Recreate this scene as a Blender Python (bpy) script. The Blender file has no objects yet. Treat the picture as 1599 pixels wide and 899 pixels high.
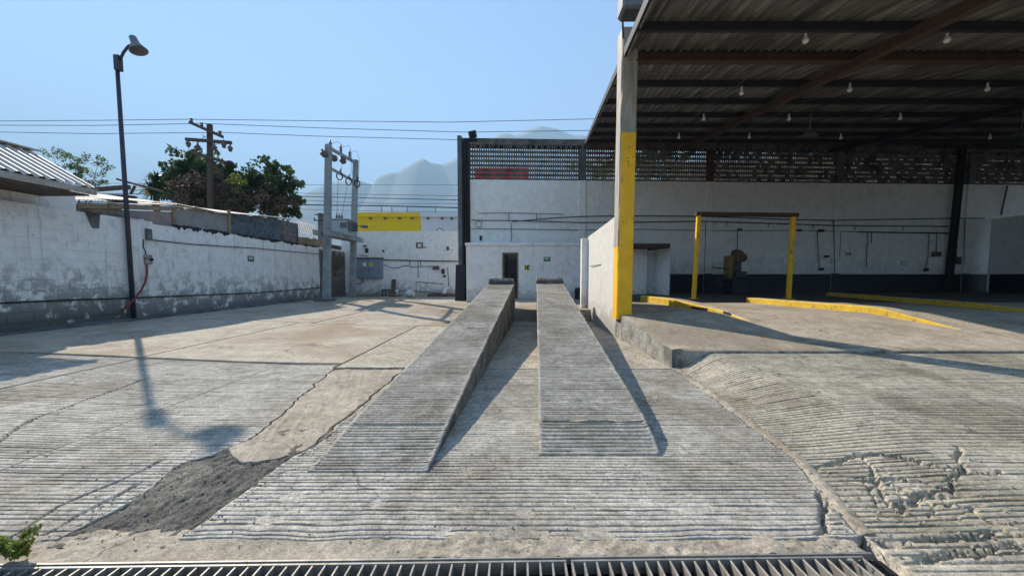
import bpy, math, random
import numpy as np
from mathutils import Vector, Matrix, Euler

random.seed(7)
S = bpy.context.scene
COL = S.collection

# ------------------------------------------------------------------ camera
W0, H0, F = 1599.0, 899.0, 590.0          # photograph size, focal length in its pixels
EYE = 1.07
HAZE = 5.2e-4
PITCH = math.radians(3.5)
HX, HY = 808.0, 431.0                     # where the yard's long axis meets the horizon
cam_d = bpy.data.cameras.new('camera')
cam = bpy.data.objects.new('camera', cam_d)
COL.objects.link(cam)
cam.location = (0, 0, EYE)
cam.rotation_euler = (math.radians(90) - PITCH, 0, 0)
cam_d.sensor_width = 36.0
cam_d.lens = F / W0 * 36.0
PX, PY = HX, HY + F * math.tan(PITCH)     # principal point
cam_d.shift_x = -(PX - W0 / 2) / W0
cam_d.shift_y = (PY - H0 / 2) / W0
cam_d.clip_start = 0.05
cam_d.clip_end = 30000
S.camera = cam

# ------------------------------------------------------------------ light
SUN_EL = math.radians(36.3)
SUN_AZ = math.radians(-46.2)              # from +Y towards +X
wd = bpy.data.worlds.new('World'); S.world = wd; wd.use_nodes = True
nt = wd.node_tree
bg = nt.nodes['Background']
sky = nt.nodes.new('ShaderNodeTexSky')
sky.sky_type = 'NISHITA'; sky.sun_disc = False
sky.sun_elevation = SUN_EL; sky.sun_rotation = SUN_AZ
sky.altitude = 500; sky.air_density = 1.0; sky.dust_density = 0.0; sky.ozone_density = 3.0
nt.links.new(sky.outputs[0], bg.inputs[0])
bg.inputs[1].default_value = 0.115
sl = bpy.data.lights.new('sun', 'SUN'); so = bpy.data.objects.new('sun', sl); COL.objects.link(so)
sl.energy = 5.0; sl.angle = math.radians(0.55); sl.color = (1.0, 0.90, 0.76)
sd = Vector((math.sin(SUN_AZ) * math.cos(SUN_EL), math.cos(SUN_AZ) * math.cos(SUN_EL), math.sin(SUN_EL)))
so.rotation_euler = (-sd).to_track_quat('-Z', 'Y').to_euler()
so.location = sd * 60
S.view_settings.view_transform = 'Standard'
S.view_settings.look = 'None'
S.view_settings.exposure = 1.42
S.view_settings.gamma = 1.0
S.view_settings.use_curve_mapping = False
S.cycles.max_bounces = 6
S.cycles.diffuse_bounces = 3
S.cycles.volume_bounces = 0

# ------------------------------------------------------------------ where things stand
_cp, _sp = math.cos(PITCH), math.sin(PITCH)
def ray(px, py):
    a = (px - PX) / F; b = -(py - PY) / F
    return Vector((a, _cp + b * _sp, b * _cp - _sp))
def P(px, py, Y):
    """point seen at a photo pixel, at distance Y in front of the camera"""
    d = ray(px, py); return Vector((0, 0, EYE)) + d * (Y / d.y)
def PG(px, py, z=0.0):
    d = ray(px, py); return Vector((0, 0, EYE)) + d * ((z - EYE) / d.z)
def PXX(px, py, X):
    """point seen at a photo pixel, on the plane x = X"""
    d = ray(px, py); return Vector((0, 0, EYE)) + d * (X / d.x)

# ------------------------------------------------------------------ noise
def _h(ix, iy, seed):
    n = (ix.astype(np.int64) * 374761393 + iy.astype(np.int64) * 668265263 + seed * 974711) & 0x7fffffff
    n = ((n ^ (n >> 13)) * 1274126177) & 0x7fffffff
    n = n ^ (n >> 16)
    return (n & 0xffff) / 65535.0
def vn(x, y, seed=0):
    x = np.asarray(x, float); y = np.asarray(y, float)
    x, y = np.broadcast_arrays(x, y)
    ix = np.floor(x); iy = np.floor(y); fx = x - ix; fy = y - iy
    fx = fx * fx * (3 - 2 * fx); fy = fy * fy * (3 - 2 * fy)
    a = _h(ix, iy, seed); b = _h(ix + 1, iy, seed); c = _h(ix, iy + 1, seed); d = _h(ix + 1, iy + 1, seed)
    return (a + (b - a) * fx) * (1 - fy) + (c + (d - c) * fx) * fy
def fbm(x, y, seed=0, o=4):
    s = 0; a = .5
    for i in range(o):
        s = s + a * (vn(x, y, seed + i * 17) - .5); x = np.asarray(x) * 2.03; y = np.asarray(y) * 2.03; a *= .5
    return s
def sstep(a, b, x):
    t = np.clip((x - a) / (b - a), 0, 1); return t * t * (3 - 2 * t)

# ------------------------------------------------------------------ materials
MATS = {}
def _mat(name):
    m = bpy.data.materials.new(name); m.use_nodes = True
    n = m.node_tree.nodes; l = m.node_tree.links
    return m, n, l, n['Principled BSDF']
def _noise(n, l, vec, scale, detail=4, rough=.6, dist=0):
    t = n.new('ShaderNodeTexNoise'); t.inputs['Scale'].default_value = scale
    t.inputs['Detail'].default_value = detail; t.inputs['Roughness'].default_value = rough
    t.inputs['Distortion'].default_value = dist
    if vec: l.new(vec, t.inputs['Vector'])
    return t.outputs[0]
def _ramp(n, l, fac, stops):
    r = n.new('ShaderNodeValToRGB'); e = r.color_ramp.elements
    while len(e) < len(stops): e.new(0.5)
    for i, (p, c) in enumerate(stops):
        e[i].position = p; e[i].color = (c, c, c, 1) if not isinstance(c, tuple) else (*c, 1)
    l.new(fac, r.inputs[0]); return r.outputs[0]
def _mix(n, l, fac, a, b, mode='MIX'):
    m = n.new('ShaderNodeMix'); m.data_type = 'RGBA'; m.blend_type = mode
    for k, v in ((0, fac), (6, a), (7, b)):
        if isinstance(v, (int, float)): m.inputs[k].default_value = v
        elif isinstance(v, tuple): m.inputs[k].default_value = (*v, 1)
        else: l.new(v, m.inputs[k])
    return m.outputs[2]
def _math(n, l, op, a, b=0.0, clamp=False):
    m = n.new('ShaderNodeMath'); m.operation = op; m.use_clamp = clamp
    for k, v in ((0, a), (1, b)):
        if isinstance(v, (int, float)): m.inputs[k].default_value = v
        else: l.new(v, m.inputs[k])
    return m.outputs[0]
def _pos(n, l, sc=None):
    g = n.new('ShaderNodeNewGeometry')
    if sc is None: return g.outputs['Position']
    mp = n.new('ShaderNodeMapping'); mp.inputs['Scale'].default_value = sc
    l.new(g.outputs['Position'], mp.inputs['Vector']); return mp.outputs[0]
def _bump(n, l, bs, h, strength, dist):
    b = n.new('ShaderNodeBump'); b.inputs['Strength'].default_value = strength; b.inputs['Distance'].default_value = dist
    l.new(h, b.inputs['Height']); l.new(b.outputs[0], bs.inputs['Normal'])

def concrete(name, c, stain=(.20, .17, .13), stain_amt=.6, big=.6, grain=.25, rough=.9, bump=.5, streak=None, oil=0.0, seed=0.0):
    """weathered concrete: mottled tone, brownish stains, fine grain"""
    m, n, l, bs = _mat(name); p = _pos(n, l)
    if seed:
        mp = n.new('ShaderNodeMapping'); mp.inputs['Location'].default_value = (seed, seed * .7, 0); l.new(p, mp.inputs['Vector']); p = mp.outputs[0]
    mott = _ramp(n, l, _noise(n, l, p, 3.1, 4, .65), [(.3, .72), (.7, 1.12)])
    col = _mix(n, l, 1.0, c, mott, 'MULTIPLY')
    st = _ramp(n, l, _noise(n, l, p, big, 5, .6, .6), [(.46, 0.0), (.62, 1.0)])
    col = _mix(n, l, _math(n, l, 'MULTIPLY', st, stain_amt), col, stain)
    if oil:
        ol = _ramp(n, l, _noise(n, l, p, 1.3, 4, .55, 1.0), [(.60, 0.0), (.70, 1.0)])
        col = _mix(n, l, _math(n, l, 'MULTIPLY', ol, oil), col, (.07, .065, .06))
    g = _noise(n, l, p, 70, 4, .75)
    col = _mix(n, l, min(1, grain * 2.2), col, _ramp(n, l, g, [(.32, .42), (.68, 1.5)]), 'MULTIPLY')
    g2 = _noise(n, l, p, 16, 3, .7)
    col = _mix(n, l, min(1, grain * 1.8), col, _ramp(n, l, g2, [(.35, .62), (.65, 1.3)]), 'MULTIPLY')
    sp = _ramp(n, l, _noise(n, l, p, 30, 2, .5), [(.66, 0.0), (.70, 1.0)])
    col = _mix(n, l, _math(n, l, 'MULTIPLY', sp, .55), col, (.10, .09, .08))
    vo = n.new('ShaderNodeTexVoronoi'); vo.feature = 'DISTANCE_TO_EDGE'; vo.inputs['Scale'].default_value = .55
    wv_ = n.new('ShaderNodeVectorMath'); wv_.operation = 'MULTIPLY_ADD'
    nz = n.new('ShaderNodeTexNoise'); nz.inputs['Scale'].default_value = 3.0; nz.inputs['Detail'].default_value = 3; l.new(p, nz.inputs['Vector'])
    l.new(nz.outputs[1], wv_.inputs[0]); wv_.inputs[1].default_value = (.55, .55, .55); l.new(p, wv_.inputs[2]); l.new(wv_.outputs[0], vo.inputs['Vector'])
    ck = _ramp(n, l, vo.outputs['Distance'], [(.0, 1.0), (.006, 0.0)])
    ck = _math(n, l, 'MULTIPLY', ck, _ramp(n, l, _noise(n, l, p, 1.1, 3, .5), [(.48, 0.0), (.56, .8)]))
    col = _mix(n, l, ck, col, (.07, .065, .06))
    l.new(col, bs.inputs['Base Color']); bs.inputs['Roughness'].default_value = rough
    bs.inputs['Specular IOR Level'].default_value = .25
    hh = _math(n, l, 'ADD', _noise(n, l, p, 60, 3, .7), _noise(n, l, p, 14, 2, .6))
    _bump(n, l, bs, hh, bump, .006)
    MATS[name] = m; return m

def paintwall(name, c, dirt=(.12, .115, .105), z0=0.0, z1=1.1, base_amt=.8, all_amt=.25, streak=.3, bump=.4, peel=(.33, .32, .30), peel_amt=.5, scale=1.0):
    """painted masonry: grime blotches mostly near the foot, run-off streaks, peeled flecks"""
    m, n, l, bs = _mat(name); p = _pos(n, l)
    sep = n.new('ShaderNodeSeparateXYZ'); l.new(p, sep.inputs[0])
    low = n.new('ShaderNodeMapRange'); low.inputs[1].default_value = z1; low.inputs[2].default_value = z0
    low.inputs[3].default_value = 0; low.inputs[4].default_value = 1; l.new(sep.outputs[2], low.inputs[0])
    b1 = _noise(n, l, p, 3.6 * scale, 9, .74, .3)
    blot = _math(n, l, 'ADD', b1, _math(n, l, 'MULTIPLY', low.outputs[0], .22))
    mask = _ramp(n, l, blot, [(.53, 0.0), (.62, 1.0)])
    col = _mix(n, l, 1.0, c, _ramp(n, l, _noise(n, l, p, 5, 5, .6), [(.3, .90), (.7, 1.05)]), 'MULTIPLY')
    amt = _math(n, l, 'ADD', _math(n, l, 'MULTIPLY', low.outputs[0], base_amt), all_amt, True)
    col = _mix(n, l, _math(n, l, 'MULTIPLY', mask, amt), col, dirt)
    sp = _pos(n, l, (7, 7, .35))
    st = _ramp(n, l, _noise(n, l, sp, 1.6, 4, .6), [(.56, 0.0), (.74, 1.0)])
    col = _mix(n, l, _math(n, l, 'MULTIPLY', st, streak), col, dirt)
    pe = _ramp(n, l, _noise(n, l, p, 9 * scale, 5, .62), [(.66, 0.0), (.69, 1.0)])
    col = _mix(n, l, _math(n, l, 'MULTIPLY', pe, peel_amt), col, peel)
    l.new(col, bs.inputs['Base Color']); bs.inputs['Roughness'].default_value = .8
    bs.inputs['Specular IOR Level'].default_value = .25
    hh = _math(n, l, 'ADD', _noise(n, l, p, 40, 5, .7), _noise(n, l, p, 7, 5, .65))
    _bump(n, l, bs, hh, bump, .008)
    MATS[name] = m; return m

def plain(name, c, rough=.6, metal=0.0, var=.25, scale=8, wear=None, wear_amt=.6, wear_lo=.58, bump=.2, spec=.4):
    m, n, l, bs = _mat(name); p = _pos(n, l)
    col = _mix(n, l, 1.0, c, _ramp(n, l, _noise(n, l, p, scale, 5, .65), [(.25, 1 - var), (.75, 1 + var)]), 'MULTIPLY')
    if wear:
        w = _ramp(n, l, _noise(n, l, p, scale * 1.7, 6, .7), [(wear_lo, 0.0), (wear_lo + .07, 1.0)])
        col = _mix(n, l, _math(n, l, 'MULTIPLY', w, wear_amt), col, wear)
    l.new(col, bs.inputs['Base Color']); bs.inputs['Roughness'].default_value = rough
    bs.inputs['Metallic'].default_value = metal; bs.inputs['Specular IOR Level'].default_value = spec
    if bump: _bump(n, l, bs, _noise(n, l, p, scale * 6, 4, .6), bump, .004)
    MATS[name] = m; return m

def leafmat(name, c1, c2, trans=.35):
    m, n, l, bs = _mat(name)
    oi = n.new('ShaderNodeNewGeometry')
    col = _mix(n, l, oi.outputs['Random Per Island'], c1, c2)
    l.new(col, bs.inputs['Base Color']); bs.inputs['Roughness'].default_value = .55
    tr = n.new('ShaderNodeBsdfTranslucent'); l.new(col, tr.inputs[0])
    mx = n.new('ShaderNodeMixShader'); mx.inputs[0].default_value = trans
    l.new(bs.outputs[0], mx.inputs[1]); l.new(tr.outputs[0], mx.inputs[2])
    l.new(mx.outputs[0], n['Material Output'].inputs[0])
    MATS[name] = m; return m

concrete('slope_concrete', (.46, .425, .365), (.24, .205, .155), .65, .9, .34, oil=.30)
concrete('yard_concrete', (.44, .385, .305), (.29, .215, .14), .85, .42, .22, oil=.35)
concrete('pale_concrete', (.45, .405, .325), (.31, .26, .19), .6, 1.1, .45)
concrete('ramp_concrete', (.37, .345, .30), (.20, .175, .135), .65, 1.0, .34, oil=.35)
concrete('apron_concrete', (.44, .395, .315), (.20, .175, .125), .7, .8, .35, oil=.3)
concrete('tan_concrete', (.41, .355, .28), (.23, .185, .13), .65, 1.6, .3)
concrete('platform_concrete', (.45, .39, .305), (.24, .20, .15), .7, .55, .25, oil=.5)
concrete('platform_side', (.36, .35, .32), (.12, .115, .105), .85, 1.6, .4)
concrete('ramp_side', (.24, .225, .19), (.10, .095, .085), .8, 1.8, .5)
concrete('oily_shade_floor', (.10, .09, .078), (.06, .055, .05), .8, .8, .3, oil=.6)  # oil stains, with the deep shade of the workshop also put into the colour
concrete('dark_gravel', (.105, .10, .088), (.21, .19, .155), .7, 2.2, .5)
concrete('dark_concrete', (.16, .165, .17), (.06, .06, .06), .7, 1.2, .3)
concrete('grey_post', (.34, .37, .385), (.22, .23, .23), .5, 1.0, .2)
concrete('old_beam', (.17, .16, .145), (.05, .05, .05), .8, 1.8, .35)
concrete('trench', (.02, .02, .02), (.012, .012, .012), .6, 2, .3)
concrete('base_earth', (.22, .20, .17), (.16, .14, .11), .5, .05, .3)
paintwall('white_block', (.86, .85, .83), z1=1.45, base_amt=.95, all_amt=.18, streak=.30)
paintwall('white_render', (.85, .84, .82), z0=-.2, z1=1.25, base_amt=.9, all_amt=.22, streak=.40, peel_amt=.4)
paintwall('white_back', (.86, .86, .84), z0=0, z1=.9, base_amt=.5, all_amt=.15, streak=.18)
paintwall('white_clean', (.86, .85, .83), z0=0, z1=.8, base_amt=.3, all_amt=.18, streak=.14, peel_amt=.25)
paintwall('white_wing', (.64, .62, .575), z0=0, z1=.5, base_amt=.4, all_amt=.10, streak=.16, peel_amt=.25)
paintwall('workshop_white', (.87, .85, .80), z0=.8, z1=2.0, base_amt=.15, all_amt=.14, streak=.14, peel_amt=.2, scale=.7)
paintwall('unpainted', (.26, .25, .23), z0=0, z1=2.5, base_amt=.6, all_amt=.5, streak=.5)
plain('navy_paint', (.007, .008, .016), .55, var=.4, wear=(.05, .05, .06), wear_amt=.4)
plain('yellow_paint', (.90, .50, .015), .6, var=.14, scale=4, wear=(.20, .13, .06), wear_amt=.8, wear_lo=.585)
plain('yellow_kerb', (.66, .43, .03), .65, var=.2, scale=6, wear=(.24, .19, .11), wear_amt=.85, wear_lo=.555)
plain('yellow_far', (.95, .66, .02), .7, var=.08, scale=1)
plain('white_far', (.80, .80, .82), .7, var=.06, scale=1)
plain('dark_metal', (.045, .045, .05), .5, .3, var=.4)
plain('pole_metal', (.055, .05, .07), .5, .3, var=.3)
plain('rust_metal', (.085, .045, .032), .75, .1, var=.45, wear=(.05, .035, .03), wear_amt=.6)
plain('black', (.012, .012, .014), .6, var=.3)
plain('steel', (.42, .41, .39), .45, .75, var=.25, wear=(.16, .10, .06), wear_amt=.7, wear_lo=.5)
plain('grate_steel', (.30, .28, .25), .55, .35, var=.35, scale=20, wear=(.15, .10, .06), wear_amt=.6)
m, n, l, bs = _mat('sheet_roof'); MATS['sheet_roof'] = m
_p = _pos(n, l, (9.0, .22, .22))
_c = _ramp(n, l, _noise(n, l, _p, 1.3, 4, .65), [(.32, (.05, .045, .04)), (.5, (.17, .158, .14)), (.7, (.30, .28, .25))])
_c = _mix(n, l, _math(n, l, 'MULTIPLY', _ramp(n, l, _noise(n, l, _pos(n, l), 1.1, 5, .65), [(.5, 0.0), (.66, 1.0)]), .7), _c, (.07, .055, .045))
l.new(_c, bs.inputs['Base Color']); bs.inputs['Roughness'].default_value = .5; bs.inputs['Metallic'].default_value = .2
plain('purlin_metal', (.03, .028, .03), .6, .2, var=.3)
plain('house_roof', (.50, .45, .40), .6, .2, var=.2, scale=3, wear=(.30, .22, .16), wear_amt=.5)
plain('rusty_sheet', (.40, .37, .33), .7, .1, var=.3, scale=5, wear=(.25, .16, .10), wear_amt=.6)
plain('wood_old', (.30, .22, .14), .85, var=.35, scale=7, wear=(.14, .10, .07), wear_amt=.6)
plain('wood_dark', (.10, .07, .05), .85, var=.4, scale=7)
plain('pink_render', (.31, .255, .225), .9, var=.2, scale=4, wear=(.20, .17, .15), wear_amt=.5)
plain('grey_render', (.28, .27, .255), .9, var=.22, scale=3, wear=(.17, .165, .16), wear_amt=.6)
plain('blue_grey_sheet', (.10, .125, .145), .8, var=.4, scale=4, wear=(.035, .04, .05), wear_amt=.8, wear_lo=.52)
plain('grey_block', (.17, .16, .145), .9, var=.3, scale=5)
plain('blue_tarp', (.05, .16, .42), .6, var=.2)
plain('cabinet_grey', (.22, .275, .33), .5, .1, var=.2, scale=5, wear=(.10, .11, .12), wear_amt=.4)
plain('transformer_grey', (.36, .41, .42), .5, .1, var=.15, scale=3)
plain('porcelain', (.12, .10, .09), .3, var=.3)
plain('white_plastic', (.72, .72, .70), .5, var=.08)
plain('green_sign', (.015, .17, .105), .5, var=.1)
plain('sign_yellow', (.55, .50, .10), .5, var=.1)
plain('red_hose', (.22, .045, .03), .6, var=.3)
plain('red_panel', (.55, .06, .05), .6, var=.2, scale=2)
plain('brown_box', (.13, .085, .06), .7, var=.3)
plain('press_yellow', (.24, .16, .045), .6, var=.3, wear=(.06, .05, .04), wear_amt=.8)
plain('press_red', (.12, .07, .035), .6, var=.3)
plain('bulb_glass', (.78, .77, .72), .25, var=.03, bump=0)
plain('shade_enamel', (.16, .16, .17), .45, .1, var=.1)
plain('wire', (.035, .035, .04), .6, var=.1, bump=0)
plain('bark', (.10, .075, .055), .9, var=.4)
plain('pebble', (.30, .275, .235), .9, var=.5, scale=30)
plain('tyre', (.02, .02, .021), .8, var=.3)
plain('mountain_rock', (.20, .21, .22), .95, var=.3, scale=.004, bump=0)
leafmat('leaf_green', (.035, .075, .018), (.10, .15, .035))
leafmat('leaf_dark', (.02, .05, .015), (.05, .09, .025))
leafmat('leaf_dry', (.11, .075, .05), (.19, .125, .085), .2)
leafmat('leaf_lime', (.16, .22, .03), (.24, .28, .05))
leafmat('leaf_pale', (.08, .13, .04), (.15, .21, .07))
leafmat('flower_yellow', (.7, .5, .02), (.75, .6, .05))

# ------------------------------------------------------------------ mesh building
class MB:
    def __init__(s): s.v = []; s.f = []
    def add(s, vs, fs):
        o = len(s.v); s.v += [tuple(v) for v in vs]; s.f += [tuple(i + o for i in f) for f in fs]; return s
    def box(s, x0, x1, y0, y1, z0, z1, M=None):
        vs = [Vector(p) for p in ((x0,y0,z0),(x1,y0,z0),(x1,y1,z0),(x0,y1,z0),(x0,y0,z1),(x1,y0,z1),(x1,y1,z1),(x0,y1,z1))]
        if M: vs = [M @ v for v in vs]
        return s.add(vs, [(3,2,1,0),(4,5,6,7),(0,1,5,4),(1,2,6,5),(2,3,7,6),(3,0,4,7)])
    def cbox(s, x0, x1, y0, y1, z0, z1, c=.01, M=None):
        """box with chamfered edges"""
        cx, cy, cz = (x0+x1)/2, (y0+y1)/2, (z0+z1)/2; hx, hy, hz = (x1-x0)/2, (y1-y0)/2, (z1-z0)/2
        c = min(c, hx*.45, hy*.45, hz*.45); vs = []; ix = {}
        for sx in (-1,1):
            for sy in (-1,1):
                for sz in (-1,1):
                    for a in range(3):
                        q = [hx-c, hy-c, hz-c]; q[a] += c
                        ix[(sx,sy,sz,a)] = len(vs); vs.append(Vector((cx+sx*q[0], cy+sy*q[1], cz+sz*q[2])))
        fs = []
        for sg in (-1,1):
            for a in range(3):
                o = []
                for (p, q) in ((-1,-1),(1,-1),(1,1),(-1,1)):
                    k = [0,0,0]; k[a] = sg; k[(a+1)%3] = p; k[(a+2)%3] = q; o.append(ix[(*k, a)])
                fs.append(tuple(o if sg > 0 else o[::-1]))
        for a in range(3):
            b, d = (a+1)%3, (a+2)%3
            for p in (-1,1):
                for q in (-1,1):
                    k0 = [0,0,0]; k0[b] = p; k0[d] = q; k1 = list(k0); k0[a] = -1; k1[a] = 1
                    o = [ix[(*k0,b)], ix[(*k1,b)], ix[(*k1,d)], ix[(*k0,d)]]
                    fs.append(tuple(o if p*q < 0 else o[::-1]))
        for k in [(x,y,z) for x in (-1,1) for y in (-1,1) for z in (-1,1)]:
            o = [ix[(*k,0)], ix[(*k,1)], ix[(*k,2)]]
            fs.append(tuple(o if k[0]*k[1]*k[2] > 0 else o[::-1]))
        if M: vs = [M @ v for v in vs]
        return s.add(vs, fs)
    def tube(s, pts, r, n=8, cap=True):
        pts = [Vector(p) for p in pts]; rs = r if isinstance(r, (list, tuple)) else [r]*len(pts)
        rings = []; up = None
        for i, p in enumerate(pts):
            t = (pts[min(i+1, len(pts)-1)] - pts[max(i-1, 0)]).normalized()
            if up is None: up = Vector((0,0,1)) if abs(t.z) < .9 else Vector((1,0,0))
            a = t.cross(up).normalized(); b = a.cross(t).normalized(); up = b
            rings.append([p + (a*math.cos(k*2*math.pi/n) + b*math.sin(k*2*math.pi/n))*rs[i] for k in range(n)])
        vs = [v for q in rings for v in q]; fs = []
        for i in range(len(pts)-1):
            for k in range(n):
                fs.append((i*n+k, i*n+(k+1)%n, (i+1)*n+(k+1)%n, (i+1)*n+k))
        if cap: fs += [tuple(range(n))[::-1], tuple(range((len(pts)-1)*n, len(pts)*n))]
        return s.add(vs, fs)
    def lathe(s, prof, n=16, M=None):
        vs = []; fs = []
        for (r, z) in prof:
            for k in range(n): vs.append(Vector((r*math.cos(k*2*math.pi/n), r*math.sin(k*2*math.pi/n), z)))
        for i in range(len(prof)-1):
            for k in range(n): fs.append((i*n+k, i*n+(k+1)%n, (i+1)*n+(k+1)%n, (i+1)*n+k))
        if M: vs = [M @ v for v in vs]
        return s.add(vs, fs)
    def prism(s, poly, d):
        """flat polygon (3D points) pushed along vector d"""
        poly = [Vector(p) for p in poly]; d = Vector(d); n = len(poly)
        vs = poly + [p + d for p in poly]
        fs = [tuple(range(n)), tuple(range(n, 2*n))[::-1]]
        for k in range(n): fs.append((k, k+n, (k+1)%n+n, (k+1)%n))
        return s.add(vs, fs)
    def beam(s, a, b, w, h, c=.006):
        """chamfered bar from a to b, w wide and h high"""
        a, b = Vector(a), Vector(b); t = b - a; L = t.length; t.normalize()
        up = Vector((0,0,1)) if abs(t.z) < .95 else Vector((0,1,0))
        x = t.cross(up).normalized(); z = x.cross(t)
        M = Matrix((( x.x, t.x, z.x, a.x),(x.y, t.y, z.y, a.y),(x.z, t.z, z.z, a.z),(0,0,0,1)))
        return s.cbox(-w/2, w/2, 0, L, -h/2, h/2, c, M)
    def build(s, name, mat, parent=None, smooth=False):
        me = bpy.data.meshes.new(name); me.from_pydata(s.v, [], s.f)
        return link(name, me, mat, parent, smooth)

def link(name, me, mat, parent=None, smooth=False):
    if smooth:
        me.polygons.foreach_set('use_smooth', [True]*len(me.polygons))
    if mat: me.materials.append(MATS[mat] if isinstance(mat, str) else mat)
    o = bpy.data.objects.new(name, me); COL.objects.link(o)
    if parent: adopt(o, parent)
    return o
def wloc(o):
    return o.location.copy() if o.parent is None else wloc(o.parent) + o.matrix_parent_inverse.translation + o.location
def adopt(o, parent):
    """parent a child whose mesh or location is in world coordinates"""
    o.parent = parent; o.matrix_parent_inverse = Matrix.Translation(-wloc(parent))
def empty(name, loc=(0,0,0)):
    o = bpy.data.objects.new(name, None); o.location = loc; o.empty_display_size = .2; COL.objects.link(o); return o
def tag(o, label=None, cat=None, group=None, kind=None):
    if label: o['label'] = label
    if cat: o['category'] = cat
    if group: o['group'] = group
    if kind: o['kind'] = kind
    return o
def grid(name, X, Y, Z, mat, parent=None, skirt=.15, smooth=True):
    """height-field piece from 2-D arrays, with a skirt round its edge"""
    r, c = X.shape
    V = np.stack([X, Y, Z], -1).reshape(-1, 3)
    i = np.arange(r*c).reshape(r, c)
    Fq = np.stack([i[:-1,:-1], i[:-1,1:], i[1:,1:], i[1:,:-1]], -1).reshape(-1, 4)
    if skirt:
        loop = np.concatenate([i[0,:], i[1:,-1], i[-1,-2::-1], i[-2:0:-1,0]])
        lv = V[loop].copy(); lv[:,2] -= skirt
        k = np.arange(len(loop)) + r*c; kn = np.roll(k, -1); ln = np.roll(loop, -1)
        V = np.concatenate([V, lv]); Fq = np.concatenate([Fq, np.stack([loop, k, kn, ln], -1)])
    me = bpy.data.meshes.new(name)
    me.vertices.add(len(V)); me.vertices.foreach_set('co', V.astype(np.float32).ravel())
    me.loops.add(Fq.size); me.loops.foreach_set('vertex_index', Fq.astype(np.int32).ravel())
    me.polygons.add(len(Fq)); me.polygons.foreach_set('loop_start', (np.arange(len(Fq))*4).astype(np.int32))
    me.polygons.foreach_set('loop_total', np.full(len(Fq), 4, np.int32))
    me.update(calc_edges=True); me.validate()
    sm = np.ones(len(Fq), bool)
    if skirt: sm[-len(loop):] = False
    if smooth: me.polygons.foreach_set('use_smooth', sm)
    return link(name, me, mat, parent)
# ================================================================== GROUND
def S(x, y):
    """the yard falls gently towards the drain"""
    y = np.asarray(y, float); x = np.asarray(x, float)
    return -.17 * sstep(-8.0, -2.6, x) * (1 - sstep(11.5, 16, y)) - .03 * sstep(2.6, 1.7, y)
def hit(px, py, h=None):
    z = -.1
    for _ in range(25):
        p = PG(px, py, z); z = .5 * z + .5 * float((h or S)(p.x, p.y))
    return Vector((p.x, p.y, z))
def edge(pts, jag=.0, seed=0, freq=6):
    """x as a function of y from a list of photo pixels or (x, y) ground points"""
    q = sorted(((p[1], p[0]) for p in pts)); ys = [a for a, b in q]; xs = [b for a, b in q]
    return lambda y: np.interp(y, ys, xs) + jag * 2 * fbm(np.asarray(y) * freq, np.full_like(np.asarray(y, float), seed), seed, 5)
def hp(*px): return [hit(*p).xy for p in px]

def pdist(x, y, pts):
    d = np.full(np.shape(x), 1e9)
    for (a, b) in zip(pts[:-1], pts[1:]):
        ax, ay = a[0], a[1]; bx, by = b[0] - ax, b[1] - ay; L = bx * bx + by * by + 1e-12
        t = np.clip(((x - ax) * bx + (y - ay) * by) / L, 0, 1)
        d = np.minimum(d, np.hypot(x - ax - t * bx, y - ay - t * by))
    return d
def carve(x, y, z, pts, w, depth, seed=3, wp=.09):
    d = pdist(x + wp * fbm(x * 11, y * 11, seed, 5), y + wp * fbm(x * 11 + 7, y * 11, seed + 5, 5), pts)
    ww = w * (.45 + 1.1 * vn(x * 7, y * 7, seed + 9))
    return z - depth * (1 - sstep(ww * .55, ww * .8, d))

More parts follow.
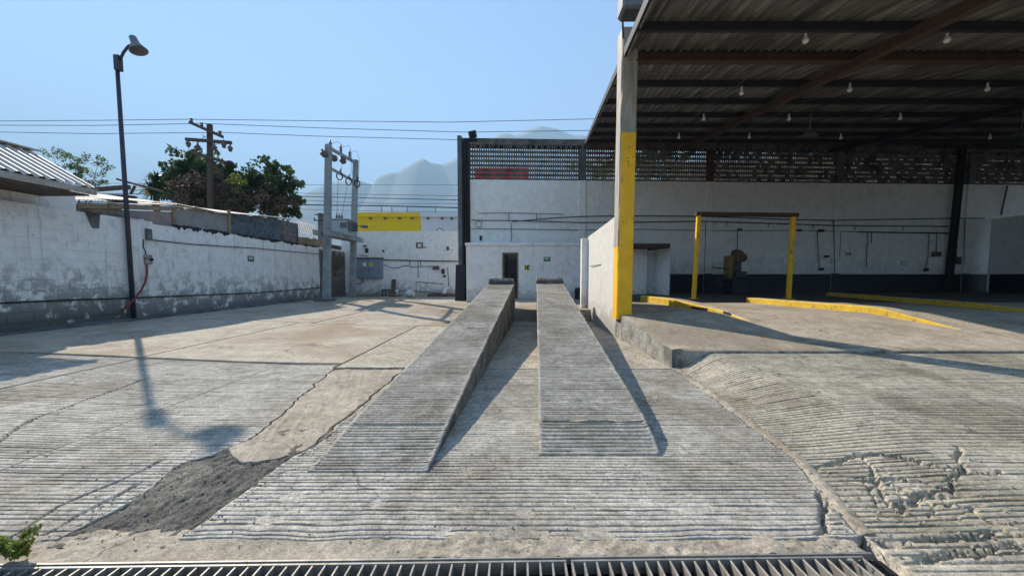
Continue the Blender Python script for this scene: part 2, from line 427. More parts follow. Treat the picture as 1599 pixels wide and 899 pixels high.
FR = np.array([0, .30, .57, .61, .84, .90]); DP = np.array([.0, -.03, .0, 1.0, 1.0, .05])
def rib_rows(y0, y1, pitch, rng):
    ys, ds, ids = [], [], []; y = y0; k = 0
    while y < y1:
        p = pitch * rng.uniform(.78, 1.25)
        for f, d in zip(FR, DP):
            if y + f * p < y1: ys.append(y + f * p); ds.append(d); ids.append(k)
        y += p; k += 1
    ys.append(y1); ds.append(0); ids.append(k)
    return np.array(ys), np.array(ds), np.array(ids, float)
def ribbed(name, xl, xr, y0, y1, pitch, amp, dx, base, mat, parent, seed, extra=None, wear=.6, cols=None, bend=0.02, skirt=.15, fy0=0.0):
    rng = random.Random(seed)
    ys, ds, ids = rib_rows(y0, y1, pitch, rng)
    wmax = float(np.max(xr(ys) - xl(ys)))
    s = np.linspace(0, 1, max(4, int(wmax / dx))) if cols is None else cols
    Yr = ys[:, None] + 0 * s[None, :]
    X = xl(ys)[:, None] + (xr(ys) - xl(ys))[:, None] * s[None, :]
    I = ids[:, None] + 0 * s[None, :]
    inner = np.minimum(1, np.minimum((Yr - y0), (y1 - Yr)) / .05)
    Y = Yr + inner * (.008 * (vn(X * 1.6, I * 1.0, seed) - .5) + .004 * (vn(X * 9, I * .7, seed + 4) - .5) + bend * fbm(X * .7, Yr * .25, seed + 1, 2))
    if fy0: Y = Y + fy0 * (1 - np.minimum(1, (Yr - y0) / .2)) * 2 * fbm(X * 3, Yr * 0 + seed, seed, 4)
    worn = sstep(.50, .72, vn(X * .9 + 3, Y * 1.3, seed + 2) * .65 + .35 * vn(X * 4, Y * 5, seed + 3)) * wear
    mod = np.clip((.25 + 1.15 * vn(I * 1.7 + .5, I * 0 + .3, seed + 40)) * (.55 + .8 * vn(X * 1.3, I * 1.31, seed + 6)) + .9 * (vn(X * 12, I * 2.2, seed + 8) - .5), .06, 1.6) * (1 - worn)
    edg = np.minimum(1, np.minimum(s, 1 - s)[None, :] * wmax / .035)
    Z = base(X, Y) - ds[:, None] * amp * mod * edg + .0015 * fbm(X * 11, Y * 11, seed + 11, 3) - worn * .002 * vn(X * 30, Y * 30, seed)
    if extra is not None: Z = extra(X, Y, Z)
    return grid(name, X, Y, Z, mat, parent, skirt, smooth=False)

ground = MB().add([(-7000,-7000,-.95),(7000,-7000,-.95),(7000,7000,-.95),(-7000,7000,-.95)], [(0,1,2,3)]).build('ground', 'base_earth')
tag(ground, 'flat ground lying under and around the walled yard', 'ground', kind='structure')

DRZ = .205
# the drain line across the mouth of the yard
gl = PG(0, 885, -DRZ); gr = PG(1352, 867, -DRZ)
def yg(x): return gl.y + (gr.y - gl.y) * (np.asarray(x, float) - gl.x) / (gr.x - gl.x)
GW = .36
street = empty('street'); tag(street, 'worn concrete street edge in front of the drain', 'street', kind='structure')
xx = np.linspace(-6, 8, 140); tt = np.linspace(0, 1, 30)
Xs, Ts = np.meshgrid(xx, tt)
Ys = (yg(Xs) - GW - .015) * Ts + (-5.0) * (1 - Ts)
grid('street_slab', Xs, Ys, -.212 + .006 * fbm(Xs * 3, Ys * 3, 4), 'slope_concrete', street, .3)

# ---- the sloping drive up from the drain: separate slabs
drive = MB().box(-9.3, 1.9, 1.85, 5.2, -.85, -.30).build('driveway', 'dark_gravel')
tag(drive, 'ribbed concrete driveway sloping down to the drain', 'driveway', kind='structure')
CR = float(hit(400, 567).y)                                                 # the long crack between drive and yard
e_left = edge(hp((520, 574), (455, 632), (385, 688), (290, 722), (200, 790), (60, 856)), .05, 3, 7)
e_mid = edge(hp((540, 655), (520, 667), (505, 690), (455, 715), (400, 755), (305, 826), (255, 858)), .03, 5, 7)
e_seam = edge(hp((1043, 570), (1140, 640), (1240, 715), (1290, 775), (1345, 835)), .012, 8, 5)
lipz = 2.02
def lip(x): return yg(x) + .16
crk = [hp((0, 690), (25, 668), (50, 655), (90, 640), (230, 590)),
       hp((0, 852), (90, 790), (200, 745), (250, 720)), hp((40, 850), (150, 790), (215, 755))]
def left_extra(X, Y, Z):
    for i, c in enumerate(crk): Z = carve(X, Y, Z, c, .015, .035, 20 + i, .05)
    return Z
J1, J2 = -5.3, -3.3
ribbed('ribbed_slab', lambda y: np.full_like(y, -9.25), lambda y: np.full_like(y, J1 - .012), 1.82, CR, .037, .015, .05, S, 'slope_concrete', drive, 11)
ribbed('ribbed_slab', lambda y: np.full_like(y, J1 + .012), lambda y: np.full_like(y, J2 - .006), 1.82, CR, .036, .015, .011, S, 'slope_concrete', drive, 12, left_extra)
ribbed('ribbed_slab', lambda y: np.full_like(y, J2 + .006), e_left, 1.76, CR - .03, .036, .015, .010, S, 'slope_concrete', drive, 13, left_extra, fy0=.05)
def mid_extra(X, Y, Z):
    v = hp((1287, 776), (1283, 800), (1288, 818), (1284, 838))
    Z = carve(X, Y, Z, v, .022, .05, 33)
    for i, (px, py, r) in enumerate([(455, 775, .10), (590, 782, .07), (410, 815, .12), (690, 830, .06), (820, 800, .09), (800, 840, .2), (930, 840, .15), (725, 735, .08)]):
        p = hit(px, py); d = np.hypot(X - p.x, (Y - p.y) * 1.3) + .04 * fbm(X * 14, Y * 14, 40 + i)
        k = 1 - sstep(r * .5, r, d); Z = Z * (1 - k) + (S(X, Y) - .004 + .010 * fbm(X * 25, Y * 25, 50 + i, 5)) * k
    return Z
ribbed('ribbed_slab', e_mid, lambda y: e_seam(y) - .012, 1.76, 4.98, .0355, .016, .014, S, 'slope_concrete', drive, 14, mid_extra, bend=.03, fy0=.03)
# smooth broom-finished patch beside the left ramp
def patch_grid(name, xl, xr, y0, y1, dx, dy, zf, mat, parent, skirt=.1, yw=None):
    ys = np.arange(y0, y1 + 1e-6, dy); w = float(np.max(xr(ys) - xl(ys)))
    s = np.linspace(0, 1, max(4, int(w / dx)))
    X = xl(ys)[:, None] + (xr(ys) - xl(ys))[:, None] * s; Y = ys[:, None] + 0 * s
    if yw is not None: Y = Y + yw(X, Y)
    return grid(name, X, Y, zf(X, Y), mat, parent, skirt)
def brushed(X, Y):
    q = X * 1.0 + .35 * Y
    return S(X, Y) + .000 + .012 * fbm(X * 5, Y * 5, 61) + .006 * fbm(X * 30, Y * 30, 64) + .011 * (vn(q * 28 + 1.5 * fbm(X * 2, Y * 2, 66), Y * 2.0, 62) - .5)
e_l2 = lambda y: e_left(y) + .02
patch_grid('smooth_patch', e_l2, lambda y: e_mid(y) - .028 + .02 * fbm(y * 9, 0 * y, 65), float(hit(420, 700).y), 4.97, .012, .012, brushed, 'tan_concrete', drive,
           yw=lambda X, Y: -.20 * np.sin(np.clip((X - e_l2(Y)) / (e_mid(Y) - e_l2(Y)), 0, 1) * math.pi) * np.clip((float(hit(420, 700).y) + .6 - Y) / .6, 0, 1) + .02 * fbm(X * 6, Y * 6, 63))
# yard corner piece above it, between crack and ramp
# crumbled strip: broken asphalt and stones
def crumb(X, Y):
    return S(X, Y) - .008 + .026 * fbm(X * 4, Y * 4, 71) + .034 * fbm(X * 34, Y * 20, 72, 5)
gs = patch_grid('crumbled_strip', lambda y: e_left(y) - .05, lambda y: e_mid(y) + .04, 1.70, 3.0, .010, .010, crumb, 'dark_gravel', drive)
# front lip along the drain
def lipf(X, Y):
    r = sstep(.35, .7, vn(X * 1.7, Y * 3, 81))
    return S(X, Y) - .006 + .012 * fbm(X * 5, Y * 9, 82) * (.5 + r) + .022 * fbm(X * 30, Y * 30, 83, 5) * (.2 + r)
xs_ = np.arange(-3.2, float(gr.x) + .03, .012); tt = np.linspace(0, 1, 26)
Xl, Tl = np.meshgrid(xs_, tt)
Yl = yg(Xl) + .012 + Tl * (1.80 + .10 * fbm(Xl * 2.5, 0 * Xl, 84, 5) - yg(Xl) - .012)
grid('front_lip', Xl, Yl, lipf(Xl, Yl) + .004 * sstep(.9, .6, Tl), 'tan_concrete', drive, .3)

# ---- apron climbing to the workshop platform
PF = 4.98                                                  # front edge of platform
def PLAT(x, y):
    y = np.asarray(y, float)
    return .34 - .102 * np.clip(7.45 - y, 0, 9) * (1 - 0 * np.asarray(x, float))
def AP(x, y):
    x = np.asarray(x, float); y = np.asarray(y, float)
    u = np.clip((PF - y) / (PF - 1.55), 0, 1.3)
    za = .048 - .248 * (u ** 1.15)
    w = .55 + .6 * sstep(4.9, 3.0, y)
    b = sstep(0, 1, (x - e_seam(y)) / w)
    return S(x, y) * (1 - b) + za * b
ax = lambda *q: [hit(px, py, AP).xy for px, py in q]
acr = [(ax((1262, 733), (1300, 722), (1345, 709), (1400, 712), (1440, 722), (1468, 728)), .022, .06),
       (ax((1485, 728), (1500, 734), (1530, 741), (1562, 736)), .020, .05),
       (ax((1335, 745), (1375, 752), (1440, 748), (1480, 768), (1492, 760)), .020, .05),
       (ax((1492, 695), (1500, 725), (1488, 745), (1484, 768)), .020, .03),
       (ax((1350, 712), (1360, 740), (1385, 785)), .014, .025), (ax((1400, 790), (1440, 775), (1478, 772)), .024, .05),
       (ax((1520, 795), (1550, 815), (1575, 828)), .03, .035), (ax((1380, 850), (1470, 838), (1560, 832)), .02, .03),
       (ax((1440, 872), (1520, 862), (1599, 850)), .025, .03), (ax((1262, 735), (1268, 755), (1290, 775)), .02, .03)]
def ap_extra(X, Y, Z):
    for i, (c, w, d) in enumerate(acr): Z = carve(X, Y, Z, c, w, d, 90 + i)
    rg = random.Random(77); c0 = hit(1425, 770, AP)
    seeds = [(c0.x + rg.gauss(0, .26), c0.y + rg.gauss(0, .17), rg.uniform(-.009, .008), rg.uniform(-.04, .04), rg.uniform(-.04, .04)) for _ in range(22)]
    d1 = np.full(X.shape, 1e9); d2 = d1.copy(); off = np.zeros(X.shape)
    wx = X + .06 * fbm(X * 12, Y * 12, 160, 5); wy = Y + .06 * fbm(X * 12 + 3, Y * 12, 161, 5)
    for sx_, sy_, o_, tx, ty in seeds:
        d = np.hypot(wx - sx_, (wy - sy_) * 1.5); cl = d < d1
        d2 = np.where(cl, d1, np.minimum(d2, d)); off = np.where(cl, o_ + tx * (X - sx_) + ty * (Y - sy_), off); d1 = np.where(cl, d, d1)
    reg = 1 - sstep(.20, .40, np.hypot(X - c0.x, (Y - c0.y) * 1.4) + .1 * fbm(X * 5, Y * 5, 162))
    Z = Z + reg * off - reg * .024 * (1 - sstep(.004, .012, d2 - d1))
    for i, (px, py, r, a) in enumerate([(1432, 775, .10, .03), (1370, 870, .15, .03), (1395, 800, .15, .012)]):
        p = hit(px, py, AP); d = np.hypot(X - p.x, Y - p.y) + .1 * fbm(X * 7, Y * 7, 110 + i)
        k = 1 - sstep(r * .5, r * .9, d); Z = Z + k * (a * 1.2 * fbm(X * 38, Y * 38, 121 + i, 5) - a * .25)
    return Z
apron = MB().box(1.95, 9.0, 1.75, 4.9, -.9, -.30).build('apron', 'dark_gravel')
tag(apron, 'cracked ribbed concrete apron rising to the workshop floor', 'apron', kind='structure')
cols = np.concatenate([np.linspace(0, .42, 400, endpoint=False), np.linspace(.42, 1, 90)])
ribbed('ribbed_slab', lambda y: e_seam(y) + .012, lambda y: np.full_like(y, 8.5), 1.30, PF - .012, .043, .016, .02, AP, 'apron_concrete', apron, 15, ap_extra, wear=.75, cols=cols, bend=.05)
# mortar ridge along the seam
sy = np.arange(1.78, 5.2, .012); sw = np.linspace(-1, 1, 12)
Xm = e_seam(sy)[:, None] + .035 + .05 * sw[None, :] * (1 + .5 * fbm(sy * 5, 0 * sy, 130))[:, None]; Ym = sy[:, None] + 0 * sw
Zm = np.maximum(S(Xm, Ym), AP(Xm, Ym)) + .012 * (1 - sw[None, :] ** 2) + .02 * fbm(Xm * 20, Ym * 20, 131) - .004
grid('mortar_ridge', Xm, Ym, Zm, 'tan_concrete', apron, .05)

# ---- the flat yard
yard = MB().box(-9.3, 2.2, 5.3, 21, -.85, -.35).build('yard', 'dark_gravel')
tag(yard, 'open concrete yard between the long white wall and the ramps', 'yard', kind='structure')
ycr = [hp((185, 560), (300, 542), (385, 524)), hp((520, 568), (612, 532)), hp((300, 524), (420, 515), (520, 505)),
       hp((560, 515), (640, 520), (700, 500)), hp((420, 560), (470, 540), (540, 545)), hp((120, 548), (180, 540), (230, 536))]
def YF(X, Y):
    Z = S(X, Y) + .018 + .014 * fbm(X * 1.1, Y * 1.1, 141) + .006 * fbm(X * 6, Y * 6, 142)
    for i, c in enumerate(ycr[2:]): Z = carve(X, Y, Z, c, .02, .012, 150 + i)
    return Z
def cst(v): return lambda y: np.full_like(y, v) if not callable(v) else v(y)
yjag = lambda X, Y: .05 * fbm(X * 1.3, X * 0, 145) * np.clip((6 - Y), 0, 1)
patch_grid('yard_slab', cst(-9.25), cst(J1 - .012), CR + .02, 9.2, .04, .035, YF, 'yard_concrete', yard, yw=yjag)
patch_grid('yard_slab', cst(J1 + .012), cst(-2.46), CR + .02, 9.2, .03, .03, YF, 'yard_concrete', yard, yw=yjag)
patch_grid('yard_slab', cst(-2.43), cst(2.25), 4.995, 9.2, .03, .03, lambda X, Y: YF(X, Y) - .014 * sstep(-1.5, -1.0, X), 'pale_concrete', yard, yw=lambda X, Y: .03 * fbm(X * 3, X * 0, 146) * np.clip((6 - Y), 0, 1))
patch_grid('yard_slab', cst(-9.25), cst(-5.0), 9.21, 20.6, .09, .08, YF, 'yard_concrete', yard)
patch_grid('yard_slab', cst(-4.98), cst(2.25), 9.21, 20.6, .09, .08, YF, 'yard_concrete', yard)
# thin screed at the wall foot
sk = MB()
sk.prism([(-9.25, 5.6, -.1), (-9.02, 5.6, -.1), (-9.06, 5.6, .055), (-9.25, 5.6, .09)], (0, 13.0, 0)); sk.build('wall_foot_kerb', 'dark_concrete', yard)

# ---- workshop floor
platform = empty('workshop_floor', (2.2, PF, 0)); tag(platform, 'raised concrete floor under the workshop roof', 'floor', kind='structure')
e_pl = edge([(2.10, 5.0), (2.06, 5.25), (2.04, 5.9), (1.99, 7.6), (2.2, 11.5), (2.6, 16.4)], .008, 151, 4)
ys = np.concatenate([np.arange(PF, 8.2, .03), np.arange(8.2, 17.9, .15)]); s = np.concatenate([np.linspace(0, .15, 110, endpoint=False), np.linspace(.15, 1, 120)])
X = e_pl(ys)[:, None] + (24.0 - e_pl(ys))[:, None] * s; Y = ys[:, None] + 0 * s
cr_ = 1 - sstep(0, .10, X - e_pl(Y) + 0) ; cf_ = 1 - sstep(0, .06, Y - PF)
Y = Y + cf_ * (.02 * fbm(X * 3, X * 0, 153)) + .10 * cf_ * (1 - sstep(0, .22, X - e_pl(Y)))
Z = PLAT(X, Y) + .006 * fbm(X * 2, Y * 2, 152) - .012 * cr_ - .012 * cf_
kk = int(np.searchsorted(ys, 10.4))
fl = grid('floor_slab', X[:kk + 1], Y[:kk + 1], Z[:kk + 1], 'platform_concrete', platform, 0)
grid('floor_slab', X[kk:], Y[kk:] + .006, Z[kk:] - .004, 'oily_shade_floor', platform, 0)  # back part of the floor, its shade painted in along with the oil
# side faces of the slab
sy = np.arange(PF + .02, 16.4, .03); sz = np.linspace(0, 1, 14)
Xf = e_pl(sy)[:, None] + .012 * fbm(sy[:, None] * 5, sz[None, :] * 3, 155) + 0 * sz; Yf = sy[:, None] + 0 * sz
Zt = PLAT(Xf, Yf) - .012; Zf = Zt * (1 - sz[None, :]) + (-.4) * sz[None, :]
Xf = Xf - .012 * sz[None, :] * 0
Yf[:1] += .08
grid('floor_side', Xf, Yf, Zf, 'platform_side', platform, 0)
fx = np.arange(2.10, 9, .03); Xq = fx[:, None] + 0 * sz; Yq = PF + .02 * fbm(Xq * 3, Xq * 0, 153) + .10 * (1 - sstep(0, .22, Xq - 2.10)) + .008 * fbm(Xq * 6, sz[None, :] * 3, 156)
Zq = (PLAT(Xq, Yq) - .012) * (1 - sz[None, :]) - .4 * sz[None, :]
grid('floor_front', Xq[:, ::-1], Yq[:, ::-1], Zq[:, ::-1], 'platform_side', platform, 0)

# ================================================================== RAMPS
YT, YK = 10.3, 2.86
def ramp(bl, br, kl, kr, tl, tr, label, seed):
    """wheel ramp: short steep toe up to the kink, then a long even climb to the stop block"""
    B = [hit(*bl), hit(*br)]
    T = [P(*tl, YT), P(*tr, YT)]
    zt = (T[0].z + T[1].z) / 2
    # plan lines: straight from base corner to top corner
    K = []
    for b_, t_, kpx in ((B[0], T[0], kl), (B[1], T[1], kr)):
        f = (YK - b_.y) / (t_.y - b_.y); q = b_.lerp(t_, f); q.z = P(*kpx, q.y).z; K.append(q)
    zk = (K[0].z + K[1].z) / 2
    root = empty('wheel_ramp', (B[0].lerp(B[1], .5))); tag(root, label, 'ramp', 'pair of wheel ramps')
    yb = (B[0].y + B[1].y) / 2; zb = (B[0].z + B[1].z) / 2
    xl = edge([(B[0].x, B[0].y), (T[0].x, T[0].y), (T[0].x + (T[0].x - B[0].x) * .05, T[0].y + (T[0].y - B[0].y) * .05)], .006, seed, 5)
    xr = edge([(B[1].x, B[1].y), (T[1].x, T[1].y), (T[1].x + (T[1].x - B[1].x) * .05, T[1].y + (T[1].y - B[1].y) * .05)], .012, seed + 1, 8)
    def base(X, Y):
        z = np.interp(Y, [yb, YK, YT, YT + .5], [zb + .004, zk, zt, zt])
        return z
    def ext(X, Y, Z):
        k = np.abs(Y - YK - .02 * fbm(X * 5, X * 0, seed)); Z = Z - .016 * (1 - sstep(.006, .016, k))
        w = (X - xl(Y)) / (xr(Y) - xl(Y)); r = .045 / (xr(Y) - xl(Y))
        m = np.maximum(1 - sstep(r * .6, r, w), 1 - sstep(r * .6, r, 1 - w))
        Z = Z * (1 - m) + (base(X, Y) + .003 + .008 * fbm(X * 25, Y * 25, seed + 3)) * m
        return Z
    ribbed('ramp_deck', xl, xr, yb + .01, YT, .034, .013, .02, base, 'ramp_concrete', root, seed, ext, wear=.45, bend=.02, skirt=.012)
    # side walls
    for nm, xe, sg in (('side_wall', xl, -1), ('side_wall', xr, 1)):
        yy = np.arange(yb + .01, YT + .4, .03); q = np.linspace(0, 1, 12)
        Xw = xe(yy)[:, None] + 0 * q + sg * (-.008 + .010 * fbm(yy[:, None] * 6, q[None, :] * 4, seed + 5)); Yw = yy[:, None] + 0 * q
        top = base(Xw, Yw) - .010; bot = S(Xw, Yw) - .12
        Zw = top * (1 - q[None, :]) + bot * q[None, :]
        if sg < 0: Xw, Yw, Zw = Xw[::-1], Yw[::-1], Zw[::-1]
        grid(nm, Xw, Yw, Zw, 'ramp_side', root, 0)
    xa, xb = float(xl(np.array([YT + .4]))[0]), float(xr(np.array([YT + .4]))[0])
    xc, xd = float(xl(np.array([YT]))[0]), float(xr(np.array([YT]))[0])
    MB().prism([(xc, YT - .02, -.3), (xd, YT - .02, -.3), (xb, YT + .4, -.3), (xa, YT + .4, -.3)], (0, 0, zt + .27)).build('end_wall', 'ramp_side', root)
    n = 9; rr = random.Random(seed)
    MB().cbox(xc - .005, xd + .01, YT + .03, YT + .36, zt - .04, zt + .095, .02).build('stop_block', 'dark_concrete', root)
    m = MB(); x = xc
    while x < xd - .03:
        w = rr.uniform(.06, .16); x2 = min(x + w, xd); h = rr.uniform(.05, .085)
        m.cbox(x, x2 - .008, YT + .06 + rr.uniform(0, .03), YT + .34, zt + .085, zt + .095 + h, .014); x = x2
    m.build('stop_rubble', 'ramp_concrete', root)
    return root
ramp((478, 739), (669, 737), (528, 661), (695, 663), (763, 444), (803, 444), 'left concrete wheel ramp, ribbed, with dark shaded inner side', 201)
ramp((842, 717), (1030, 707), (842, 660), (1003, 655), (838, 443), (880, 443), 'right concrete wheel ramp ending in front of the green sign', 211)
# raised slab behind the ramps, in front of the low white room
yf = float(hit(815, 502).y)
xr0, xr1 = P(803, 480, yf).x - .25, 2.35
ys = np.concatenate([[yf, yf + .001], np.arange(yf + .03, 16.4, .15)]); s_ = np.linspace(0, 1, 90)
Xr = xr0 + (xr1 - xr0) * s_[None, :] + 0 * ys[:, None]; Yr = ys[:, None] + 0 * s_
Zr = .16 + .008 * fbm(Xr * 3, Yr * 3, 171); Zr[0] -= .012
tag(grid('raised_slab', Xr, Yr, Zr, 'yard_concrete', None, .5), 'raised concrete slab behind the high end of the wheel ramps', 'slab', kind='structure')

# ================================================================== DRAIN
trench = MB()
xa, xb = -4.2, float(gr.x) + .03
for (d0, d1, z0, z1) in ((-.0, .02, -.9, -.23), (-GW - .03, -GW - .01, -.9, -.24)):
    trench.prism([(xa, float(yg(xa)) + d0, z0), (xb, float(yg(xb)) + d0, z0), (xb, float(yg(xb)) + d1, z0), (xa, float(yg(xa)) + d1, z0)], (0, 0, z1 - z0))
trench.prism([(xa, float(yg(xa)) - GW, -.90), (xb, float(yg(xb)) - GW, -.90), (xb, float(yg(xb)), -.90), (xa, float(yg(xa)), -.90)], (0, 0, .06))
trench.box(xb, xb + .2, float(yg(xb)) - GW, float(yg(xb)) + .04, -.9, -.26)
tr_o = tag(trench.build('drain_trench', 'trench'), 'dark trench under the steel drain grates', 'drain', kind='structure')
barm = MB().cbox(-.0045, .0045, -GW + .02, -.012, -.055, 0, .0012)
bar_me = None
def grate(x0, x1, label):
    global bar_me
    root = empty('drain_grate', ((x0 + x1) / 2, float(yg((x0 + x1) / 2)) - GW / 2, -.21)); tag(root, label, 'grate', 'steel drain grates')
    for d in (-.006, -GW + .012):
        MB().prism([(x0, float(yg(x0)) + d - .006, -.265), (x1, float(yg(x1)) + d - .006, -.265), (x1, float(yg(x1)) + d + .006, -.265), (x0, float(yg(x0)) + d + .006, -.265)], (0, 0, .062)).build('frame_bar', 'grate_steel', root)
    n = int((x1 - x0) / .0555); rr = random.Random(int(x0 * 100))
    for k in range(n + 1):
        x = x0 + .006 + k * (x1 - x0 - .012) / n
        if bar_me is None:
            o = barm.build('bar', 'grate_steel'); bar_me = o.data
        else:
            o = bpy.data.objects.new('bar', bar_me); COL.objects.link(o)
        o.location = (x, float(yg(x)), -.205 + rr.uniform(-.002, .001)); o.rotation_euler = (0, rr.uniform(-.05, .05), rr.uniform(-.012, .012))
        adopt(o, root)
gj = PG(888, 880, -DRZ).x
grate(-3.6, gj - .008, 'long steel drain grate running off the left of the picture')
grate(gj + .012, float(gr.x) - .02, 'steel drain grate on the right, ending at the broken concrete')
fr = MB(); 
for d in (.006,):
    fr.prism([(xa, float(yg(xa)) + d - .003, -.30), (xb, float(yg(xb)) + d - .003, -.30), (xb, float(yg(xb)) + d + .006, -.30), (xa, float(yg(xa)) + d + .006, -.30)], (0, 0, .103))
fr.build('angle_frame', 'grate_steel', tr_o)

# ---- loose stones
def stones(name, pts, label, mat, parent=None):
    m = MB()
    for (x, y, z, r) in pts:
        q = [Vector((random.uniform(-1, 1), random.uniform(-1, 1), random.uniform(-.7, .7))) for _ in range(1)]
        e = Euler((random.random() * 6, random.random() * 6, random.random() * 6)).to_matrix()
        vs = [Vector((x, y, z + r * .3)) + e @ Vector((a * r * random.uniform(.5, 1.1), b * r * random.uniform(.5, 1.1), c * r * random.uniform(.35, .7))) for a, b, c in ((1,0,0),(-1,0,0),(0,1,0),(0,-1,0),(0,0,1),(0,0,-1))]
        m.add(vs, [(0,2,4),(2,1,4),(1,3,4),(3,0,4),(2,0,5),(1,2,5),(3,1,5),(0,3,5)])
    return tag(m.build(name, mat, parent), label, None if parent else 'stones', kind='stuff')
pts = []
for _ in range(1500):
    y = random.uniform(1.72, 2.85); t = random.gauss(.5, .36); x = float(e_left(np.array([y]))[0]) * (1 - t) + float(e_mid(np.array([y]))[0]) * t
    pts.append((x, y, float(crumb(np.array([x]), np.array([y]))[0]) if 0 < t < 1 else float(S(x, y)), random.choice((.002, .003, .003, .004, .005, .008))))
stones('loose_gravel', pts, 'broken grey gravel filling the crumbled strip', 'pebble')
pts = []
for _ in range(420):
    px = random.uniform(30, 1330); py = random.uniform(690, 862); p = hit(px, py); pts.append((p.x, p.y, p.z, random.choice((.003, .004, .005, .008))))
for _ in range(260):
    px = random.uniform(1290, 1590); py = random.uniform(715, 880); p = hit(px, py, AP); pts.append((p.x, p.y, p.z, random.choice((.004, .006, .008, .014))))
for _ in range(200):
    y = random.uniform(1.8, 5.1); x = float(e_seam(np.array([y]))[0]) + random.gauss(0, .03); pts.append((x, y, float(max(S(x, y), AP(x, y))), random.choice((.004, .007, .012))))
for _ in range(200):
    p = hit(random.uniform(950, 1030), random.uniform(585, 700)); pts.append((p.x, p.y, p.z, random.choice((.003, .005, .009))))
stones('loose_grit', pts, 'small stones and grit scattered over the concrete slope', 'pebble')
# ================================================================== LEFT BOUNDARY WALL
def share(name, me, loc, parent, rot=(0,0,0), scale=(1,1,1)):
    o = bpy.data.objects.new(name, me); COL.objects.link(o); o.location = loc; o.rotation_euler = rot; o.scale = scale
    if parent: adopt(o, parent)
    return o
def block_mesh(w, h, d, c, mat, seed):
    """front face of a block with softened, slightly uneven edges; lies in x-z, faces -y"""
    r = random.Random(seed); j = lambda: r.uniform(-.004, .004)
    hx, hz = w/2, h/2
    vs = [(-hx+j()+c, -d, -hz+c+j()), (hx-c+j(), -d+r.uniform(-.001,.001), -hz+c+j()), (hx-c+j(), -d, hz-c+j()), (-hx+c+j(), -d, hz-c+j()),
          (-hx+.002, 0, -hz+.002), (hx-.002, 0, -hz+.002), (hx-.002, 0, hz-.002), (-hx+.002, 0, hz-.002)]
    me = bpy.data.meshes.new('block'); me.from_pydata(vs, [], [(0,1,2,3),(4,5,1,0),(5,6,2,1),(6,7,3,2),(7,4,0,3)])
    me.materials.append(MATS[mat]); return me
WX = -9.25; WT = 2.43
wall = empty('boundary_wall', (WX, 12.5, 0)); tag(wall, 'long white painted block wall along the left of the yard', 'wall')
Y0, YP, Y1 = 3.4, 9.12, 20.7
MB().box(WX - .18, WX, Y0, YP, -.4, WT).build('core', 'white_block', wall)
# broken top edge of the second stretch
m = MB(); y = YP
while y < Y1:
    y2 = min(y + random.uniform(.15, .5), Y1); h = WT + random.uniform(-.05, .02)
    m.box(WX - .18, WX - .001, y, y2, -.4, h); y = y2
m.build('core', 'white_render', wall)
bms = [block_mesh(.396, .196, .006 + .0012 * k, .007, 'white_block', k) for k in range(6)]
bm2 = [block_mesh(.397, .197, .0035 + .0008 * k, .006, 'white_render', 20 + k) for k in range(4)]
nb = 0; rest = MB()
RZ = (0, 0, math.radians(90))                              # block faces +x
for row in range(12):
    z = .1 + row * .2
    y = Y0 + (.2 if row % 2 else 0)
    while y + .4 < Y1 - 2.6:
        second = y + .2 > YP - .1
        zc = z + .01 * math.sin(y * .7)
        if not (YP - .35 < y < YP + .3) and not (second and row > 10):
            if nb < 296 and y > 5.4:
                share('block', random.choice(bm2 if second else bms), (WX + .0005, y + .2, zc), wall, RZ); nb += 1
            else:
                rest.box(WX, WX + .005, y + .006, y + .394, zc - .094, zc + .094)
        y += .4
if rest.v:
    o = rest.build('far_blocks', 'white_render', wall); o['kind'] = 'stuff'
# stretches that the paint never reached, towards the far corner
MB().box(WX, WX + .05, 17.7, 20.7, -.1, 2.34).build('bare_render', 'unpainted', wall)
m = MB()
for k in range(9):
    y = 17.75 + k * .3; m.cbox(WX + .04, WX + .065, y, y + .24, random.uniform(1.0, 1.6), random.uniform(2.0, 2.4), .005)
m.build('patch_boards', 'wood_dark', wall)
# concrete pier where the two stretches meet
MB().cbox(WX - .19, WX + .02, YP - .16, YP + .33, -.1, WT + .04, .012).build('pier', 'white_render', wall)
# long cable low on the wall and the conduit higher up
def wpt(px, py, off=.03): return PXX(px, py, WX + off)
m = MB(); m.tube([wpt(-60, 475), wpt(0, 473), wpt(100, 468.5), wpt(208, 465), wpt(300, 461), wpt(400, 457), wpt(500, 449)], .017, 6); m.build('cable', 'black', wall)
m = MB(); m.tube([wpt(232, 374), wpt(300, 381.5), wpt(400, 387.5), wpt(503, 397)], .014, 6); m.build('conduit', 'dark_metal', wall)
p = wpt(231, 366); MB().cbox(WX, WX + .09, p.y - .06, p.y + .06, p.z - .14, p.z + .14, .008).build('junction_box', 'dark_concrete', wall)
p = wpt(229, 405); MB().cbox(WX, WX + .11, p.y - .07, p.y + .09, p.z - .12, p.z + .12, .02).build('switch_box', 'steel', wall)
MB().lathe([(.0, .03), (.035, .03), (.04, 0)], 12, Matrix.Translation((WX + .11, p.y + .04, p.z)) @ Matrix.Rotation(math.radians(90), 4, 'Y')).build('switch_dial', 'black', wall)
MB().tube([wpt(224, 374), wpt(223.5, 385), wpt(227, 393), wpt(228, 400)], .012, 6).build('conduit', 'dark_metal', wall)
